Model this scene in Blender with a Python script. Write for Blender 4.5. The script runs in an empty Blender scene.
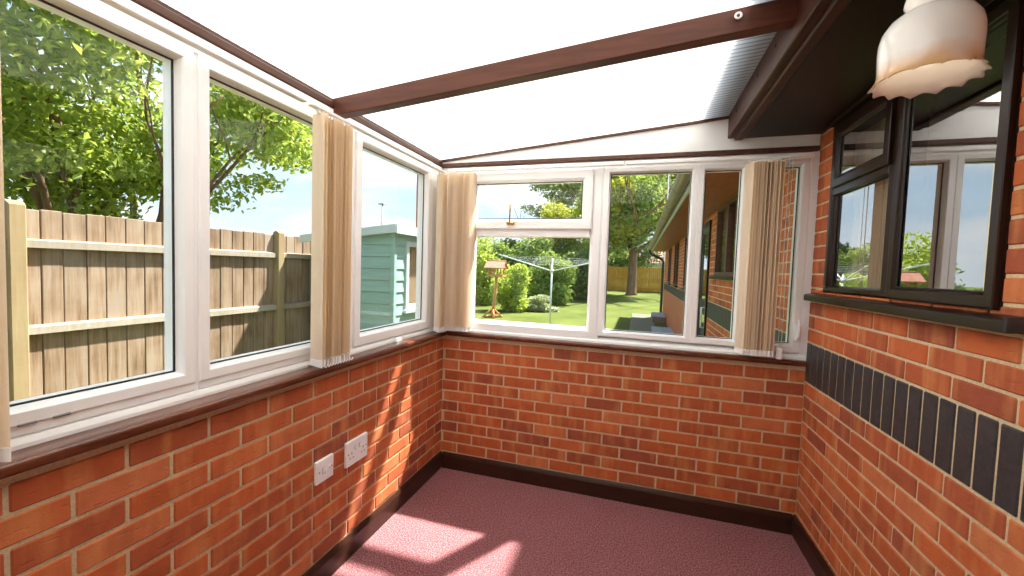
import bpy, math, random
from mathutils import Vector, Matrix
import numpy as np

scene = bpy.context.scene
COL = scene.collection
rnd = random.Random(7)
PI = math.pi

# ------------------------------------------------------------------ materials
def new_mat(name):
    m = bpy.data.materials.new(name); m.use_nodes = True
    nt = m.node_tree; nt.nodes.clear()
    out = nt.nodes.new('ShaderNodeOutputMaterial')
    return m, nt, out

def N(nt, kind, **kw):
    n = nt.nodes.new(kind)
    for k, v in kw.items():
        if k.startswith('i_'):
            n.inputs[k[2:].replace('_', ' ')].default_value = v
        else:
            setattr(n, k, v)
    return n

def ramp(nt, fac, stops):
    r = nt.nodes.new('ShaderNodeValToRGB')
    els = r.color_ramp.elements
    while len(els) < len(stops): els.new(0.5)
    for e, (p, c) in zip(els, stops):
        e.position = p; e.color = (*c, 1) if len(c) == 3 else c
    nt.links.new(fac, r.inputs['Fac'])
    return r.outputs['Color']

def mapping(nt, scale=(1, 1, 1), rot=(0, 0, 0)):
    tc = nt.nodes.new('ShaderNodeTexCoord')
    mp = nt.nodes.new('ShaderNodeMapping')
    mp.inputs['Scale'].default_value = scale; mp.inputs['Rotation'].default_value = rot
    nt.links.new(tc.outputs['Object'], mp.inputs['Vector'])
    return mp.outputs['Vector']

def noise(nt, vec, scale, detail=4, rough=.55):
    n = nt.nodes.new('ShaderNodeTexNoise')
    n.inputs['Scale'].default_value = scale; n.inputs['Detail'].default_value = detail
    n.inputs['Roughness'].default_value = rough
    if vec is not None: nt.links.new(vec, n.inputs['Vector'])
    return n.outputs['Fac']

def mixc(nt, fac, a, b, mode='MIX'):
    m = nt.nodes.new('ShaderNodeMix'); m.data_type = 'RGBA'; m.blend_type = mode
    def put(sock, v):
        if isinstance(v, (tuple, list)): sock.default_value = (*v, 1) if len(v) == 3 else v
        elif isinstance(v, (int, float)): sock.default_value = v
        else: nt.links.new(v, sock)
    put(m.inputs['Factor'], fac); put(m.inputs['A'], a); put(m.inputs['B'], b)
    return m.outputs['Result']

def bump(nt, height, strength=.3, dist=.01):
    b = nt.nodes.new('ShaderNodeBump')
    b.inputs['Strength'].default_value = strength; b.inputs['Distance'].default_value = dist
    nt.links.new(height, b.inputs['Height'])
    return b.outputs['Normal']

def principled(nt, out, color, rough=.5, normal=None, **kw):
    p = nt.nodes.new('ShaderNodeBsdfPrincipled')
    if isinstance(color, (tuple, list)): p.inputs['Base Color'].default_value = (*color, 1)
    else: nt.links.new(color, p.inputs['Base Color'])
    if isinstance(rough, (int, float)): p.inputs['Roughness'].default_value = rough
    else: nt.links.new(rough, p.inputs['Roughness'])
    if normal is not None: nt.links.new(normal, p.inputs['Normal'])
    for k, v in kw.items(): p.inputs[k.replace('_', ' ')].default_value = v
    nt.links.new(p.outputs['BSDF'], out.inputs['Surface'])
    return p

def simple(name, color, rough=.5, var=.08, scale=20, bmp=.0, **kw):
    m, nt, out = new_mat(name)
    v = mapping(nt)
    f = noise(nt, v, scale)
    lo = tuple(c * (1 - var) for c in color); hi = tuple(min(1, c * (1 + var)) for c in color)
    col = ramp(nt, f, [(.3, lo), (.7, hi)])
    nm = bump(nt, f, bmp, .004) if bmp else None
    principled(nt, out, col, rough, nm, **kw)
    return m

def srgb(r, g, b):
    f = lambda c: (c / 255 / 12.92) if c / 255 <= .04045 else ((c / 255 + .055) / 1.055) ** 2.4
    return (f(r), f(g), f(b))

def brick_mat(name, dull=.97):
    m, nt, out = new_mat(name)
    at = N(nt, 'ShaderNodeAttribute', attribute_name='tone')
    tc = nt.nodes.new('ShaderNodeTexCoord')
    add = nt.nodes.new('ShaderNodeVectorMath'); add.operation = 'ADD'
    nt.links.new(tc.outputs['Object'], add.inputs[0])
    mul = nt.nodes.new('ShaderNodeVectorMath'); mul.operation = 'SCALE'; mul.inputs['Scale'].default_value = 37.0
    cb = nt.nodes.new('ShaderNodeCombineXYZ')
    for k in 'XYZ': nt.links.new(at.outputs['Fac'], cb.inputs[k])
    nt.links.new(cb.outputs['Vector'], mul.inputs[0]); nt.links.new(mul.outputs['Vector'], add.inputs[1])
    v = add.outputs['Vector']
    base = ramp(nt, at.outputs['Fac'], [(0, srgb(158*dull, 84*dull, 62*dull)), (.10, srgb(180*dull, 94*dull, 60*dull)), (.45, srgb(194*dull, 100*dull, 58*dull)),
                                        (.8, srgb(204*dull, 108*dull, 62*dull)), (1, srgb(206*dull, 122*dull, 80*dull))])
    mp = nt.nodes.new('ShaderNodeMapping'); mp.inputs['Scale'].default_value = (16, 16, 2.0)
    nt.links.new(v, mp.inputs['Vector'])
    band = noise(nt, mp.outputs['Vector'], 1.0, 2)
    bandf = ramp(nt, band, [(.50, (0, 0, 0)), (.72, (.75, .75, .75))])
    col = mixc(nt, bandf, base, srgb(218*dull, 140*dull, 86*dull))
    dk = ramp(nt, noise(nt, v, 14, 4), [(.35, (.62, .62, .62)), (.55, (1, 1, 1))])
    col = mixc(nt, .4, col, dk, 'MULTIPLY')
    fine = noise(nt, v, 160, 3)
    # drag-faced creases
    mp2 = nt.nodes.new('ShaderNodeMapping'); mp2.inputs['Scale'].default_value = (18, 18, 60); mp2.inputs['Rotation'].default_value = (.35, .35, 0)
    nt.links.new(v, mp2.inputs['Vector'])
    crease = ramp(nt, noise(nt, mp2.outputs['Vector'], 1.2, 3), [(.28, (0, 0, 0)), (.40, (1, 1, 1))])
    h = mixc(nt, .3, crease, fine)
    principled(nt, out, col, .82, bump(nt, h, .55, .004), **{'Specular IOR Level': .25})
    return m

M = {}
M['brick'] = brick_mat('red_brick')
M['black_brick'] = simple('blue_black_brick', srgb(55, 51, 52), .55, .25, 60, .3)
M['mortar'] = simple('sandy_mortar', srgb(206, 186, 150), .95, .15, 150, .5)

def wood_mat(name, c1, c2, rough=.4, scale=(4, 4, 40), bmp=.1, spec=.3):
    m, nt, out = new_mat(name)
    v = mapping(nt, scale)
    f = noise(nt, v, 1.5, 6, .6)
    col = ramp(nt, f, [(.3, c1), (.7, c2)])
    principled(nt, out, col, rough, bump(nt, f, bmp, .003), **{'Specular IOR Level': spec})
    return m

M['sill_wood'] = wood_mat('varnished_mahogany_sill', srgb(86, 42, 24), srgb(116, 62, 38), .2, (14, 2.5, 20), .1, .6)
M['beam_wood'] = wood_mat('brown_stained_beam', srgb(74, 34, 18), srgb(94, 48, 28), .45, (3, 30, 30))
M['fascia_wood'] = wood_mat('brown_stained_fascia', srgb(52, 26, 17), srgb(72, 40, 27), .45, (30, 2, 30), .1, .2)
M['soffit'] = wood_mat('dark_brown_soffit', srgb(28, 15, 9), srgb(37, 21, 14), .4, (30, 2, 30), .05, .18)
M['brown_trim'] = wood_mat('brown_trim', srgb(74, 46, 34), srgb(92, 60, 46), .45, (20, 3, 20))
M['brown_frame'] = wood_mat('dark_brown_window_frame', srgb(33, 19, 13), srgb(42, 26, 18), .28, (30, 30, 3), .08, .25)
M['skirting'] = wood_mat('dark_skirting', srgb(48, 28, 20), srgb(64, 38, 28), .3, (6, 6, 30), .05)
M['upvc'] = simple('white_upvc', srgb(250, 250, 249), .3, .01, 6)
M['white_panel'] = simple('white_panel', srgb(248, 248, 246), .5, .01, 6)
M['gasket'] = simple('black_gasket', srgb(40, 42, 44), .6)
M['white_plastic'] = simple('white_plastic', srgb(248, 248, 247), .28, .01)
M['grey_plastic'] = simple('grey_plastic', srgb(120, 118, 114), .4)
M['brass'] = simple('worn_brass', srgb(196, 160, 96), .28, .15, 60, Metallic=.9)
M['steel'] = simple('steel', srgb(190, 190, 190), .3, .05, Metallic=.9)
M['screw'] = simple('dark_screw', srgb(40, 32, 28), .4, Metallic=.3)
M['white_wall'] = simple('painted_wall', srgb(232, 228, 220), .8, .02)
M['room_wall'] = simple('room_wall', srgb(196, 184, 160), .9, .03)
M['dark_floor'] = simple('room_floor', srgb(90, 70, 56), .8, .1)

def carpet():
    m, nt, out = new_mat('dusky_pink_carpet')
    v = mapping(nt)
    a = noise(nt, v, 135, 4, .8); b = noise(nt, v, 300, 2, .6); c = noise(nt, v, 4, 3)
    col = ramp(nt, a, [(.36, srgb(84, 38, 46)), (.5, srgb(150, 93, 98)), (.64, srgb(212, 166, 164))])
    col = mixc(nt, .2, col, ramp(nt, c, [(.3, srgb(136, 78, 86)), (.7, srgb(158, 106, 108))]))
    h = mixc(nt, .5, a, b)
    principled(nt, out, col, .95, bump(nt, h, 1.0, .008), **{'Specular IOR Level': .05})
    return m
M['carpet'] = carpet()

def poly_roof():
    m, nt, out = new_mat('opal_polycarbonate')
    tc = nt.nodes.new('ShaderNodeTexCoord')
    w = nt.nodes.new('ShaderNodeTexWave'); w.bands_direction = 'Y'; w.wave_profile = 'SIN'
    w.inputs['Scale'].default_value = 10.0
    nt.links.new(tc.outputs['Object'], w.inputs['Vector'])
    f = noise(nt, mapping(nt, (1.2, 3, 1)), 1.2, 3)
    col = ramp(nt, w.outputs['Fac'], [(.0, (.46, .45, .43)), (.10, (.68, .67, .65)), (.35, (.93, .92, .90)), (1, (.95, .94, .92))])
    col = mixc(nt, .45, col, ramp(nt, f, [(.3, (.90, .885, .86)), (.7, (1, 1, 1))]), 'MULTIPLY')
    tr = nt.nodes.new('ShaderNodeBsdfTranslucent'); nt.links.new(col, tr.inputs['Color'])
    df = nt.nodes.new('ShaderNodeBsdfDiffuse'); nt.links.new(col, df.inputs['Color'])
    gl = nt.nodes.new('ShaderNodeBsdfGlossy'); gl.inputs['Roughness'].default_value = .3
    mx = nt.nodes.new('ShaderNodeMixShader'); mx.inputs[0].default_value = .12
    nt.links.new(tr.outputs[0], mx.inputs[1]); nt.links.new(df.outputs[0], mx.inputs[2])
    mx2 = nt.nodes.new('ShaderNodeMixShader'); mx2.inputs[0].default_value = .04
    nt.links.new(mx.outputs[0], mx2.inputs[1]); nt.links.new(gl.outputs[0], mx2.inputs[2])
    nt.links.new(mx2.outputs[0], out.inputs['Surface'])
    return m
M['poly'] = poly_roof()

def glass_mat(name, f0, tint=(1, 1, 1)):
    # thin pane: clear with a Schlick mirror reflection, the same from both sides
    m, nt, out = new_mat(name)
    lw = nt.nodes.new('ShaderNodeLayerWeight'); lw.inputs['Blend'].default_value = .5
    pw = N(nt, 'ShaderNodeMath', operation='POWER'); pw.inputs[1].default_value = 4.6
    nt.links.new(lw.outputs['Facing'], pw.inputs[0])
    ma = N(nt, 'ShaderNodeMath', operation='MULTIPLY_ADD'); ma.inputs[1].default_value = 1 - f0; ma.inputs[2].default_value = f0
    nt.links.new(pw.outputs[0], ma.inputs[0])
    t = nt.nodes.new('ShaderNodeBsdfTransparent'); t.inputs['Color'].default_value = (*tint, 1)
    g = nt.nodes.new('ShaderNodeBsdfGlossy'); g.inputs['Roughness'].default_value = 0
    mx = nt.nodes.new('ShaderNodeMixShader')
    nt.links.new(ma.outputs[0], mx.inputs[0]); nt.links.new(t.outputs[0], mx.inputs[1]); nt.links.new(g.outputs[0], mx.inputs[2])
    nt.links.new(mx.outputs[0], out.inputs['Surface'])
    return m
M['glass'] = glass_mat('clear_double_glazing', .025, (.97, .985, .975))
M['dark_glass'] = glass_mat('house_double_glazing', .56, (.95, .96, .95))

def translucent(name, color, amount=.4, rough_noise=30, var=.06, spec=0.0):
    m, nt, out = new_mat(name)
    f = noise(nt, mapping(nt), rough_noise, 3)
    col = ramp(nt, f, [(.3, tuple(c * (1 - var) for c in color)), (.7, tuple(min(1, c * (1 + var)) for c in color))])
    d = nt.nodes.new('ShaderNodeBsdfDiffuse'); t = nt.nodes.new('ShaderNodeBsdfTranslucent')
    nt.links.new(col, d.inputs['Color']); nt.links.new(col, t.inputs['Color'])
    mx = nt.nodes.new('ShaderNodeMixShader'); mx.inputs[0].default_value = amount
    nt.links.new(d.outputs[0], mx.inputs[1]); nt.links.new(t.outputs[0], mx.inputs[2])
    res = mx.outputs[0]
    if spec:
        g = nt.nodes.new('ShaderNodeBsdfGlossy'); g.inputs['Roughness'].default_value = .12
        lw = nt.nodes.new('ShaderNodeFresnel'); lw.inputs['IOR'].default_value = 1.5
        m2 = nt.nodes.new('ShaderNodeMixShader')
        nt.links.new(lw.outputs[0], m2.inputs[0]); nt.links.new(res, m2.inputs[1]); nt.links.new(g.outputs[0], m2.inputs[2])
        res = m2.outputs[0]
    nt.links.new(res, out.inputs['Surface'])
    return m
M['blind'] = translucent('cream_blind_fabric', (.97, .87, .73), .5, 200, .02)
M['net'] = translucent('cream_net_curtain', srgb(246, 236, 214), .3, 80, .03)

def leaf_mat(name, cols, amount=.45):
    m, nt, out = new_mat(name)
    at = N(nt, 'ShaderNodeAttribute', attribute_name='tone')
    n = len(cols)
    col = ramp(nt, at.outputs['Fac'], [(i / (n - 1), c) for i, c in enumerate(cols)])
    d = nt.nodes.new('ShaderNodeBsdfDiffuse'); t = nt.nodes.new('ShaderNodeBsdfTranslucent')
    nt.links.new(col, d.inputs['Color'])
    tc = mixc(nt, .5, col, (.62, .64, .12)); nt.links.new(tc, t.inputs['Color'])
    mx = nt.nodes.new('ShaderNodeMixShader'); mx.inputs[0].default_value = amount
    nt.links.new(d.outputs[0], mx.inputs[1]); nt.links.new(t.outputs[0], mx.inputs[2])
    g = nt.nodes.new('ShaderNodeBsdfGlossy'); g.inputs['Roughness'].default_value = .45
    m2 = nt.nodes.new('ShaderNodeMixShader'); m2.inputs[0].default_value = .04
    nt.links.new(mx.outputs[0], m2.inputs[1]); nt.links.new(g.outputs[0], m2.inputs[2])
    nt.links.new(m2.outputs[0], out.inputs['Surface'])
    return m
M['leaf_bright'] = leaf_mat('bright_leaves', [srgb(80, 112, 34), srgb(134, 162, 56), srgb(186, 200, 92)])
M['leaf_light'] = leaf_mat('light_green_leaves', [srgb(124, 152, 50), srgb(164, 188, 70), srgb(200, 214, 100)])
M['leaf_mid'] = leaf_mat('mid_green_leaves', [srgb(80, 112, 50), srgb(118, 150, 68), srgb(158, 182, 92)], .35)
M['leaf_dark'] = leaf_mat('dark_green_leaves', [srgb(62, 90, 54), srgb(90, 122, 70), srgb(122, 150, 88)], .3)
M['leaf_pine'] = leaf_mat('grey_green_needles', [srgb(96, 116, 84), srgb(134, 152, 108), srgb(168, 178, 122)], .3)
M['leaf_yellow'] = leaf_mat('yellow_green_leaves', [srgb(130, 140, 36), srgb(176, 180, 50), srgb(212, 206, 86)], .4)
M['leaf_silver'] = leaf_mat('silvery_leaves', [srgb(150, 160, 130), srgb(184, 192, 160), srgb(206, 212, 190)], .3)
M['bark'] = wood_mat('bark', srgb(96, 76, 58), srgb(140, 114, 90), .9, (8, 8, 2), .6)
M['fence_wood'] = None
def fence_mat(name, stops):
    m, nt, out = new_mat(name)
    at = N(nt, 'ShaderNodeAttribute', attribute_name='tone')
    tcn = nt.nodes.new('ShaderNodeTexCoord')
    add = nt.nodes.new('ShaderNodeVectorMath'); add.operation = 'ADD'
    cb = nt.nodes.new('ShaderNodeCombineXYZ')
    mth = nt.nodes.new('ShaderNodeMath'); mth.operation = 'MULTIPLY'; mth.inputs[1].default_value = 31
    nt.links.new(at.outputs['Fac'], mth.inputs[0])
    for k in 'XYZ': nt.links.new(mth.outputs[0], cb.inputs[k])
    nt.links.new(tcn.outputs['Object'], add.inputs[0]); nt.links.new(cb.outputs[0], add.inputs[1])
    mp = nt.nodes.new('ShaderNodeMapping'); mp.inputs['Scale'].default_value = (26, 26, 1.6)
    nt.links.new(add.outputs[0], mp.inputs['Vector'])
    grain = noise(nt, mp.outputs['Vector'], 1.6, 6, .65)
    blot = noise(nt, add.outputs[0], 2.6, 3)
    f = mixc(nt, .5, grain, blot)
    col = ramp(nt, f, stops)
    col = mixc(nt, .35, col, ramp(nt, at.outputs['Fac'], [(0, (.55, .52, .5)), (1, (1, 1, 1))]), 'MULTIPLY')
    principled(nt, out, col, .9, bump(nt, grain, .3, .004), **{'Specular IOR Level': .1})
    return m
M['fence_wood'] = fence_mat('weathered_fence_boards', [(.3, srgb(98, 78, 62)), (.44, srgb(146, 122, 98)), (.56, srgb(166, 146, 124)), (.75, srgb(160, 152, 144))])
M['fence_rail'] = fence_mat('pale_fence_rails', [(.3, srgb(158, 144, 124)), (.7, srgb(186, 176, 160))])
M['fence_post'] = fence_mat('tan_fence_posts', [(.3, srgb(144, 122, 88)), (.7, srgb(172, 152, 116))])
M['far_fence'] = fence_mat('golden_fence', [(.3, srgb(176, 130, 52)), (.7, srgb(224, 178, 84))])
M['bird_wood'] = wood_mat('bird_table_wood', srgb(196, 134, 84), srgb(220, 164, 112), .7, (10, 10, 3))
M['bird_roof'] = wood_mat('bird_table_roof', srgb(176, 116, 92), srgb(206, 150, 124), .8, (10, 10, 10))
M['shed_paint'] = wood_mat('teal_shed_paint', srgb(138, 172, 164), srgb(156, 188, 178), .6, (1.5, 1.5, 18))
M['shed_trim'] = simple('pale_shed_trim', srgb(190, 206, 202), .6, .03)
M['shed_dark'] = wood_mat('shed_interior', srgb(168, 136, 108), srgb(196, 164, 134), .9, (14, 14, 2))
M['paving'] = simple('grey_paving', srgb(104, 104, 84), .9, .2, 12, .2)
M['slab'] = simple('blue_grey_slab', srgb(150, 156, 166), .85, .12, 14, .1)
M['slab_side'] = simple('brown_slab_side', srgb(130, 108, 88), .9, .15, 14)
M['gutter'] = simple('grey_brown_gutter', srgb(138, 124, 112), .4, .08)
M['black_pipe'] = simple('black_pipe', srgb(38, 38, 42), .4)
M['white_fascia'] = simple('pale_fascia', srgb(186, 186, 182), .6, .04)
M['ext_soffit'] = wood_mat('stained_soffit', srgb(138, 76, 42), srgb(160, 94, 56), .5, (20, 2, 20))
M['tile'] = simple('brown_roof_tiles', srgb(120, 92, 80), .9, .2, 8, .2)
M['pink_tile'] = simple('pinkish_roof_tiles', srgb(176, 140, 124), .9, .1, 8, .2)
M['teal_door'] = simple('dark_teal_door', srgb(70, 86, 78), .35)
M['white_metal'] = simple('white_metal', srgb(226, 228, 224), .4, .02)
M['cord'] = simple('pale_cord', srgb(214, 220, 214), .6)
M['lamp_metal'] = simple('galvanised_lamp_post', srgb(150, 158, 164), .5, Metallic=.4)

def lawn_mat():
    m, nt, out = new_mat('mown_lawn')
    v = mapping(nt)
    a = noise(nt, v, .7, 4); b = noise(nt, v, 40, 3)
    f = mixc(nt, .45, a, b)
    col = ramp(nt, f, [(.3, srgb(64, 76, 30)), (.5, srgb(88, 98, 42)), (.7, srgb(110, 118, 58))])
    principled(nt, out, col, .95, bump(nt, b, .6, .02), **{'Specular IOR Level': .1})
    return m
M['lawn'] = lawn_mat()

def shade_glass():
    m, nt, out = new_mat('opal_glass_with_amber_rim')
    tc = nt.nodes.new('ShaderNodeTexCoord'); sx = nt.nodes.new('ShaderNodeSeparateXYZ')
    nt.links.new(tc.outputs['Object'], sx.inputs[0])
    nz = noise(nt, mapping(nt, (14, 14, 10)), 1.4, 3)
    ma = nt.nodes.new('ShaderNodeMath'); ma.operation = 'MULTIPLY_ADD'; ma.inputs[1].default_value = .05
    nt.links.new(nz, ma.inputs[0]); nt.links.new(sx.outputs['Z'], ma.inputs[2])
    at = N(nt, 'ShaderNodeAttribute', attribute_name='outer')
    amb = ramp(nt, ma.outputs[0], [(.0, (.5, .5, .5)), (.025, (.9, .9, .9)), (.05, (.6, .6, .6)), (.085, (0, 0, 0))])
    mm = nt.nodes.new('ShaderNodeMath'); mm.operation = 'MULTIPLY'
    nt.links.new(amb, mm.inputs[0]); nt.links.new(at.outputs['Fac'], mm.inputs[1])
    col = mixc(nt, mm.outputs[0], (.97, .95, .92), srgb(232, 172, 92))
    d = nt.nodes.new('ShaderNodeBsdfDiffuse'); t = nt.nodes.new('ShaderNodeBsdfTranslucent')
    nt.links.new(col, d.inputs['Color']); nt.links.new(col, t.inputs['Color'])
    mx = nt.nodes.new('ShaderNodeMixShader'); mx.inputs[0].default_value = .3
    nt.links.new(d.outputs[0], mx.inputs[1]); nt.links.new(t.outputs[0], mx.inputs[2])
    g = nt.nodes.new('ShaderNodeBsdfGlossy'); g.inputs['Roughness'].default_value = .06
    fr = nt.nodes.new('ShaderNodeFresnel'); fr.inputs['IOR'].default_value = 1.55
    m2 = nt.nodes.new('ShaderNodeMixShader')
    nt.links.new(fr.outputs[0], m2.inputs[0]); nt.links.new(mx.outputs[0], m2.inputs[1]); nt.links.new(g.outputs[0], m2.inputs[2])
    nt.links.new(m2.outputs[0], out.inputs['Surface'])
    return m
M['shade'] = shade_glass()

def bulb_mat():  # emission added to lift the dark inner rim of the lamp shade
    m, nt, out = new_mat('bulb_added_glow')
    e = nt.nodes.new('ShaderNodeEmission'); e.inputs['Color'].default_value = (1, .80, .58, 1); e.inputs['Strength'].default_value = 2.2
    nt.links.new(e.outputs[0], out.inputs['Surface'])
    return m
M['bulb'] = bulb_mat()

# ------------------------------------------------------------------ mesh builder
class MB:
    def __init__(s): s.v = []; s.f = []; s.mi = []; s.sm = []; s.tone = []
    def add(s, vs, fs, mi=0, smooth=False, tone=0.5):
        o = len(s.v); s.v += [tuple(p) for p in vs]
        for f in fs:
            s.f.append(tuple(i + o for i in f)); s.mi.append(mi); s.sm.append(smooth); s.tone.append(tone)
        return s
    def box(s, a, b, mi=0, tone=.5, bev=0):
        x0, y0, z0 = (min(a[i], b[i]) for i in range(3)); x1, y1, z1 = (max(a[i], b[i]) for i in range(3))
        if bev:
            return s.bevbox((x0, y0, z0), (x1, y1, z1), bev, mi, tone)
        vs = [(x0, y0, z0), (x1, y0, z0), (x1, y1, z0), (x0, y1, z0), (x0, y0, z1), (x1, y0, z1), (x1, y1, z1), (x0, y1, z1)]
        return s.add(vs, [(3, 2, 1, 0), (4, 5, 6, 7), (0, 1, 5, 4), (1, 2, 6, 5), (2, 3, 7, 6), (3, 0, 4, 7)], mi, False, tone)
    def bevbox(s, a, b, r, mi=0, tone=.5):
        # chamfered box: each corner becomes three verts
        lo, hi = a, b
        r = min(r, *(0.45 * (hi[i] - lo[i]) for i in range(3)))
        idx = {}; vs = []
        for sx in (0, 1):
            for sy in (0, 1):
                for sz in (0, 1):
                    sg = (sx, sy, sz)
                    c = [hi[i] if sg[i] else lo[i] for i in range(3)]
                    for ax in range(3):
                        p = [c[i] if i == ax else c[i] + (-r if sg[i] else r) for i in range(3)]
                        idx[(sx, sy, sz, ax)] = len(vs); vs.append(tuple(p))
        fs = []
        cen = Vector([(lo[i] + hi[i]) / 2 for i in range(3)])
        def face(ids):
            P = [Vector(vs[i]) for i in ids]
            n = (P[1] - P[0]).cross(P[2] - P[0])
            fc = sum(P, Vector()) / len(P)
            fs.append(tuple(ids) if n.dot(fc - cen) > 0 else tuple(reversed(ids)))
        for ax in range(3):
            b1, c1 = [i for i in range(3) if i != ax]
            for sgn in (0, 1):
                q = []
                for (p, w) in ((0, 0), (1, 0), (1, 1), (0, 1)):
                    sg = [0, 0, 0]; sg[ax] = sgn; sg[b1] = p; sg[c1] = w
                    q.append(idx[(*sg, ax)])
                face(q)
        for ax in range(3):
            b1, c1 = [i for i in range(3) if i != ax]
            for p in (0, 1):
                for w in (0, 1):
                    sg0 = [0, 0, 0]; sg0[b1] = p; sg0[c1] = w; sg1 = list(sg0); sg1[ax] = 1
                    face([idx[(*sg0, b1)], idx[(*sg1, b1)], idx[(*sg1, c1)], idx[(*sg0, c1)]])
        for sx in (0, 1):
            for sy in (0, 1):
                for sz in (0, 1):
                    face([idx[(sx, sy, sz, k)] for k in range(3)])
        return s.add(vs, fs, mi, False, tone)
    def tube(s, pts, rad, n=10, mi=0, cap=True, tone=.5):
        pts = [Vector(p) for p in pts]
        rr = rad if isinstance(rad, (list, tuple)) else [rad] * len(pts)
        vs = []; ref = None
        for i, p in enumerate(pts):
            t = (pts[min(i + 1, len(pts) - 1)] - pts[max(i - 1, 0)]).normalized()
            if ref is None: ref = Vector((1, 0, 0)) if abs(t.x) < .8 else Vector((0, 1, 0))
            u = (ref - t * ref.dot(t)).normalized(); ref = u; w = t.cross(u)
            for k in range(n):
                a = 2 * PI * k / n
                vs.append(p + (u * math.cos(a) + w * math.sin(a)) * rr[i])
        fs = [(i * n + k, i * n + (k + 1) % n, (i + 1) * n + (k + 1) % n, (i + 1) * n + k) for i in range(len(pts) - 1) for k in range(n)]
        s.add(vs, fs, mi, True, tone)
        if cap:
            o = len(s.v) - len(vs)
            s.f.append(tuple(o + k for k in reversed(range(n)))); s.mi.append(mi); s.sm.append(False); s.tone.append(tone)
            e = o + (len(pts) - 1) * n
            s.f.append(tuple(e + k for k in range(n))); s.mi.append(mi); s.sm.append(False); s.tone.append(tone)
        return s
    def prism(s, poly, ext, mi=0, tone=.5):
        # poly: list of 3D pts (planar), ext: vector
        n = len(poly); e = Vector(ext); P = [Vector(p) for p in poly]
        nrm = Vector((0, 0, 0))
        for i in range(n): nrm += P[i].cross(P[(i + 1) % n])
        if nrm.dot(e) > 0: P.reverse()
        vs = P + [p + e for p in P]
        fs = [tuple(range(n)), tuple(reversed(range(n, 2 * n)))]
        for i in range(n): fs.append((i + n, (i + 1) % n + n, (i + 1) % n, i))
        return s.add(vs, fs, mi, False, tone)
    def lathe(s, prof, c, n=48, mi=0, mod=None):
        vs = []
        for j, (r, z) in enumerate(prof):
            for k in range(n):
                a = 2 * PI * k / n
                rr, zz = (r, z) if mod is None else mod(j, a, r, z)
                vs.append((c[0] + rr * math.cos(a), c[1] + rr * math.sin(a), c[2] + zz))
        fs = [(j * n + k, j * n + (k + 1) % n, (j + 1) * n + (k + 1) % n, (j + 1) * n + k) for j in range(len(prof) - 1) for k in range(n)]
        return s.add(vs, fs, mi, True)
    def ring(s, F, u0, u1, v0, v1, prof, mi=0):
        # closed profile (inset, depth) swept with mitres around a rectangle; F(u,v,d) -> xyz
        n = len(prof); vs = []
        for (cu, cv, su, sv) in ((u0, v0, 1, 1), (u1, v0, -1, 1), (u1, v1, -1, -1), (u0, v1, 1, -1)):
            for (ins, d) in prof: vs.append(F(cu + su * ins, cv + sv * ins, d))
        fs = []
        for c in range(4):
            e = (c + 1) % 4
            for k in range(n):
                q = (k + 1) % n
                fs.append((c * n + k, e * n + k, e * n + q, c * n + q))
        return s.add(vs, fs, mi)
    def build(s, name, mat, parent=None, origin=(0, 0, 0), fix=True, bevel=0):
        o3 = Vector(origin) if parent is None else root_origin(parent)
        me = bpy.data.meshes.new(name)
        me.from_pydata([tuple(Vector(p) - o3) for p in s.v], [], s.f)
        mats = mat if isinstance(mat, (list, tuple)) else [mat]
        for m in mats: me.materials.append(m)
        me.polygons.foreach_set('material_index', s.mi)
        me.polygons.foreach_set('use_smooth', s.sm)
        at = me.attributes.new('tone', 'FLOAT', 'FACE'); at.data.foreach_set('value', s.tone)
        me.update()
        if fix:
            import bmesh
            bm = bmesh.new(); bm.from_mesh(me); bmesh.ops.recalc_face_normals(bm, faces=bm.faces); bm.to_mesh(me); bm.free()
        ob = bpy.data.objects.new(name, me); COL.objects.link(ob)
        if parent is not None: ob.parent = parent
        else: ob.location = o3
        if bevel:
            b = ob.modifiers.new('bevel', 'BEVEL'); b.width = bevel; b.segments = 2; b.limit_method = 'ANGLE'
        return ob

def root_origin(o):
    p = Vector((0, 0, 0))
    while o is not None:
        p += o.location; o = o.parent
    return p

def thing(name, label, cat, loc, group=None):
    o = bpy.data.objects.new(name, None); COL.objects.link(o); o.location = loc; o.empty_display_size = .1
    o['label'] = label; o['category'] = cat
    if group: o['group'] = group
    return o
def tag(o, label, cat, group=None, kind=None):
    o['label'] = label; o['category'] = cat
    if group: o['group'] = group
    if kind: o['kind'] = kind
    return o
def struct(o, label=None, cat=None):
    o['kind'] = 'structure'
    if label: o['label'] = label
    if cat: o['category'] = cat
    return o
def sroot(name, loc, label, cat):
    o = bpy.data.objects.new(name, None); COL.objects.link(o); o.location = loc
    return struct(o, label, cat)

# ------------------------------------------------------------------ dimensions
W = 2.225          # room width
YB = -3.3          # back wall
ZS = .115          # skirting top / first bed joint
GZ = -.15          # garden level

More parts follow.
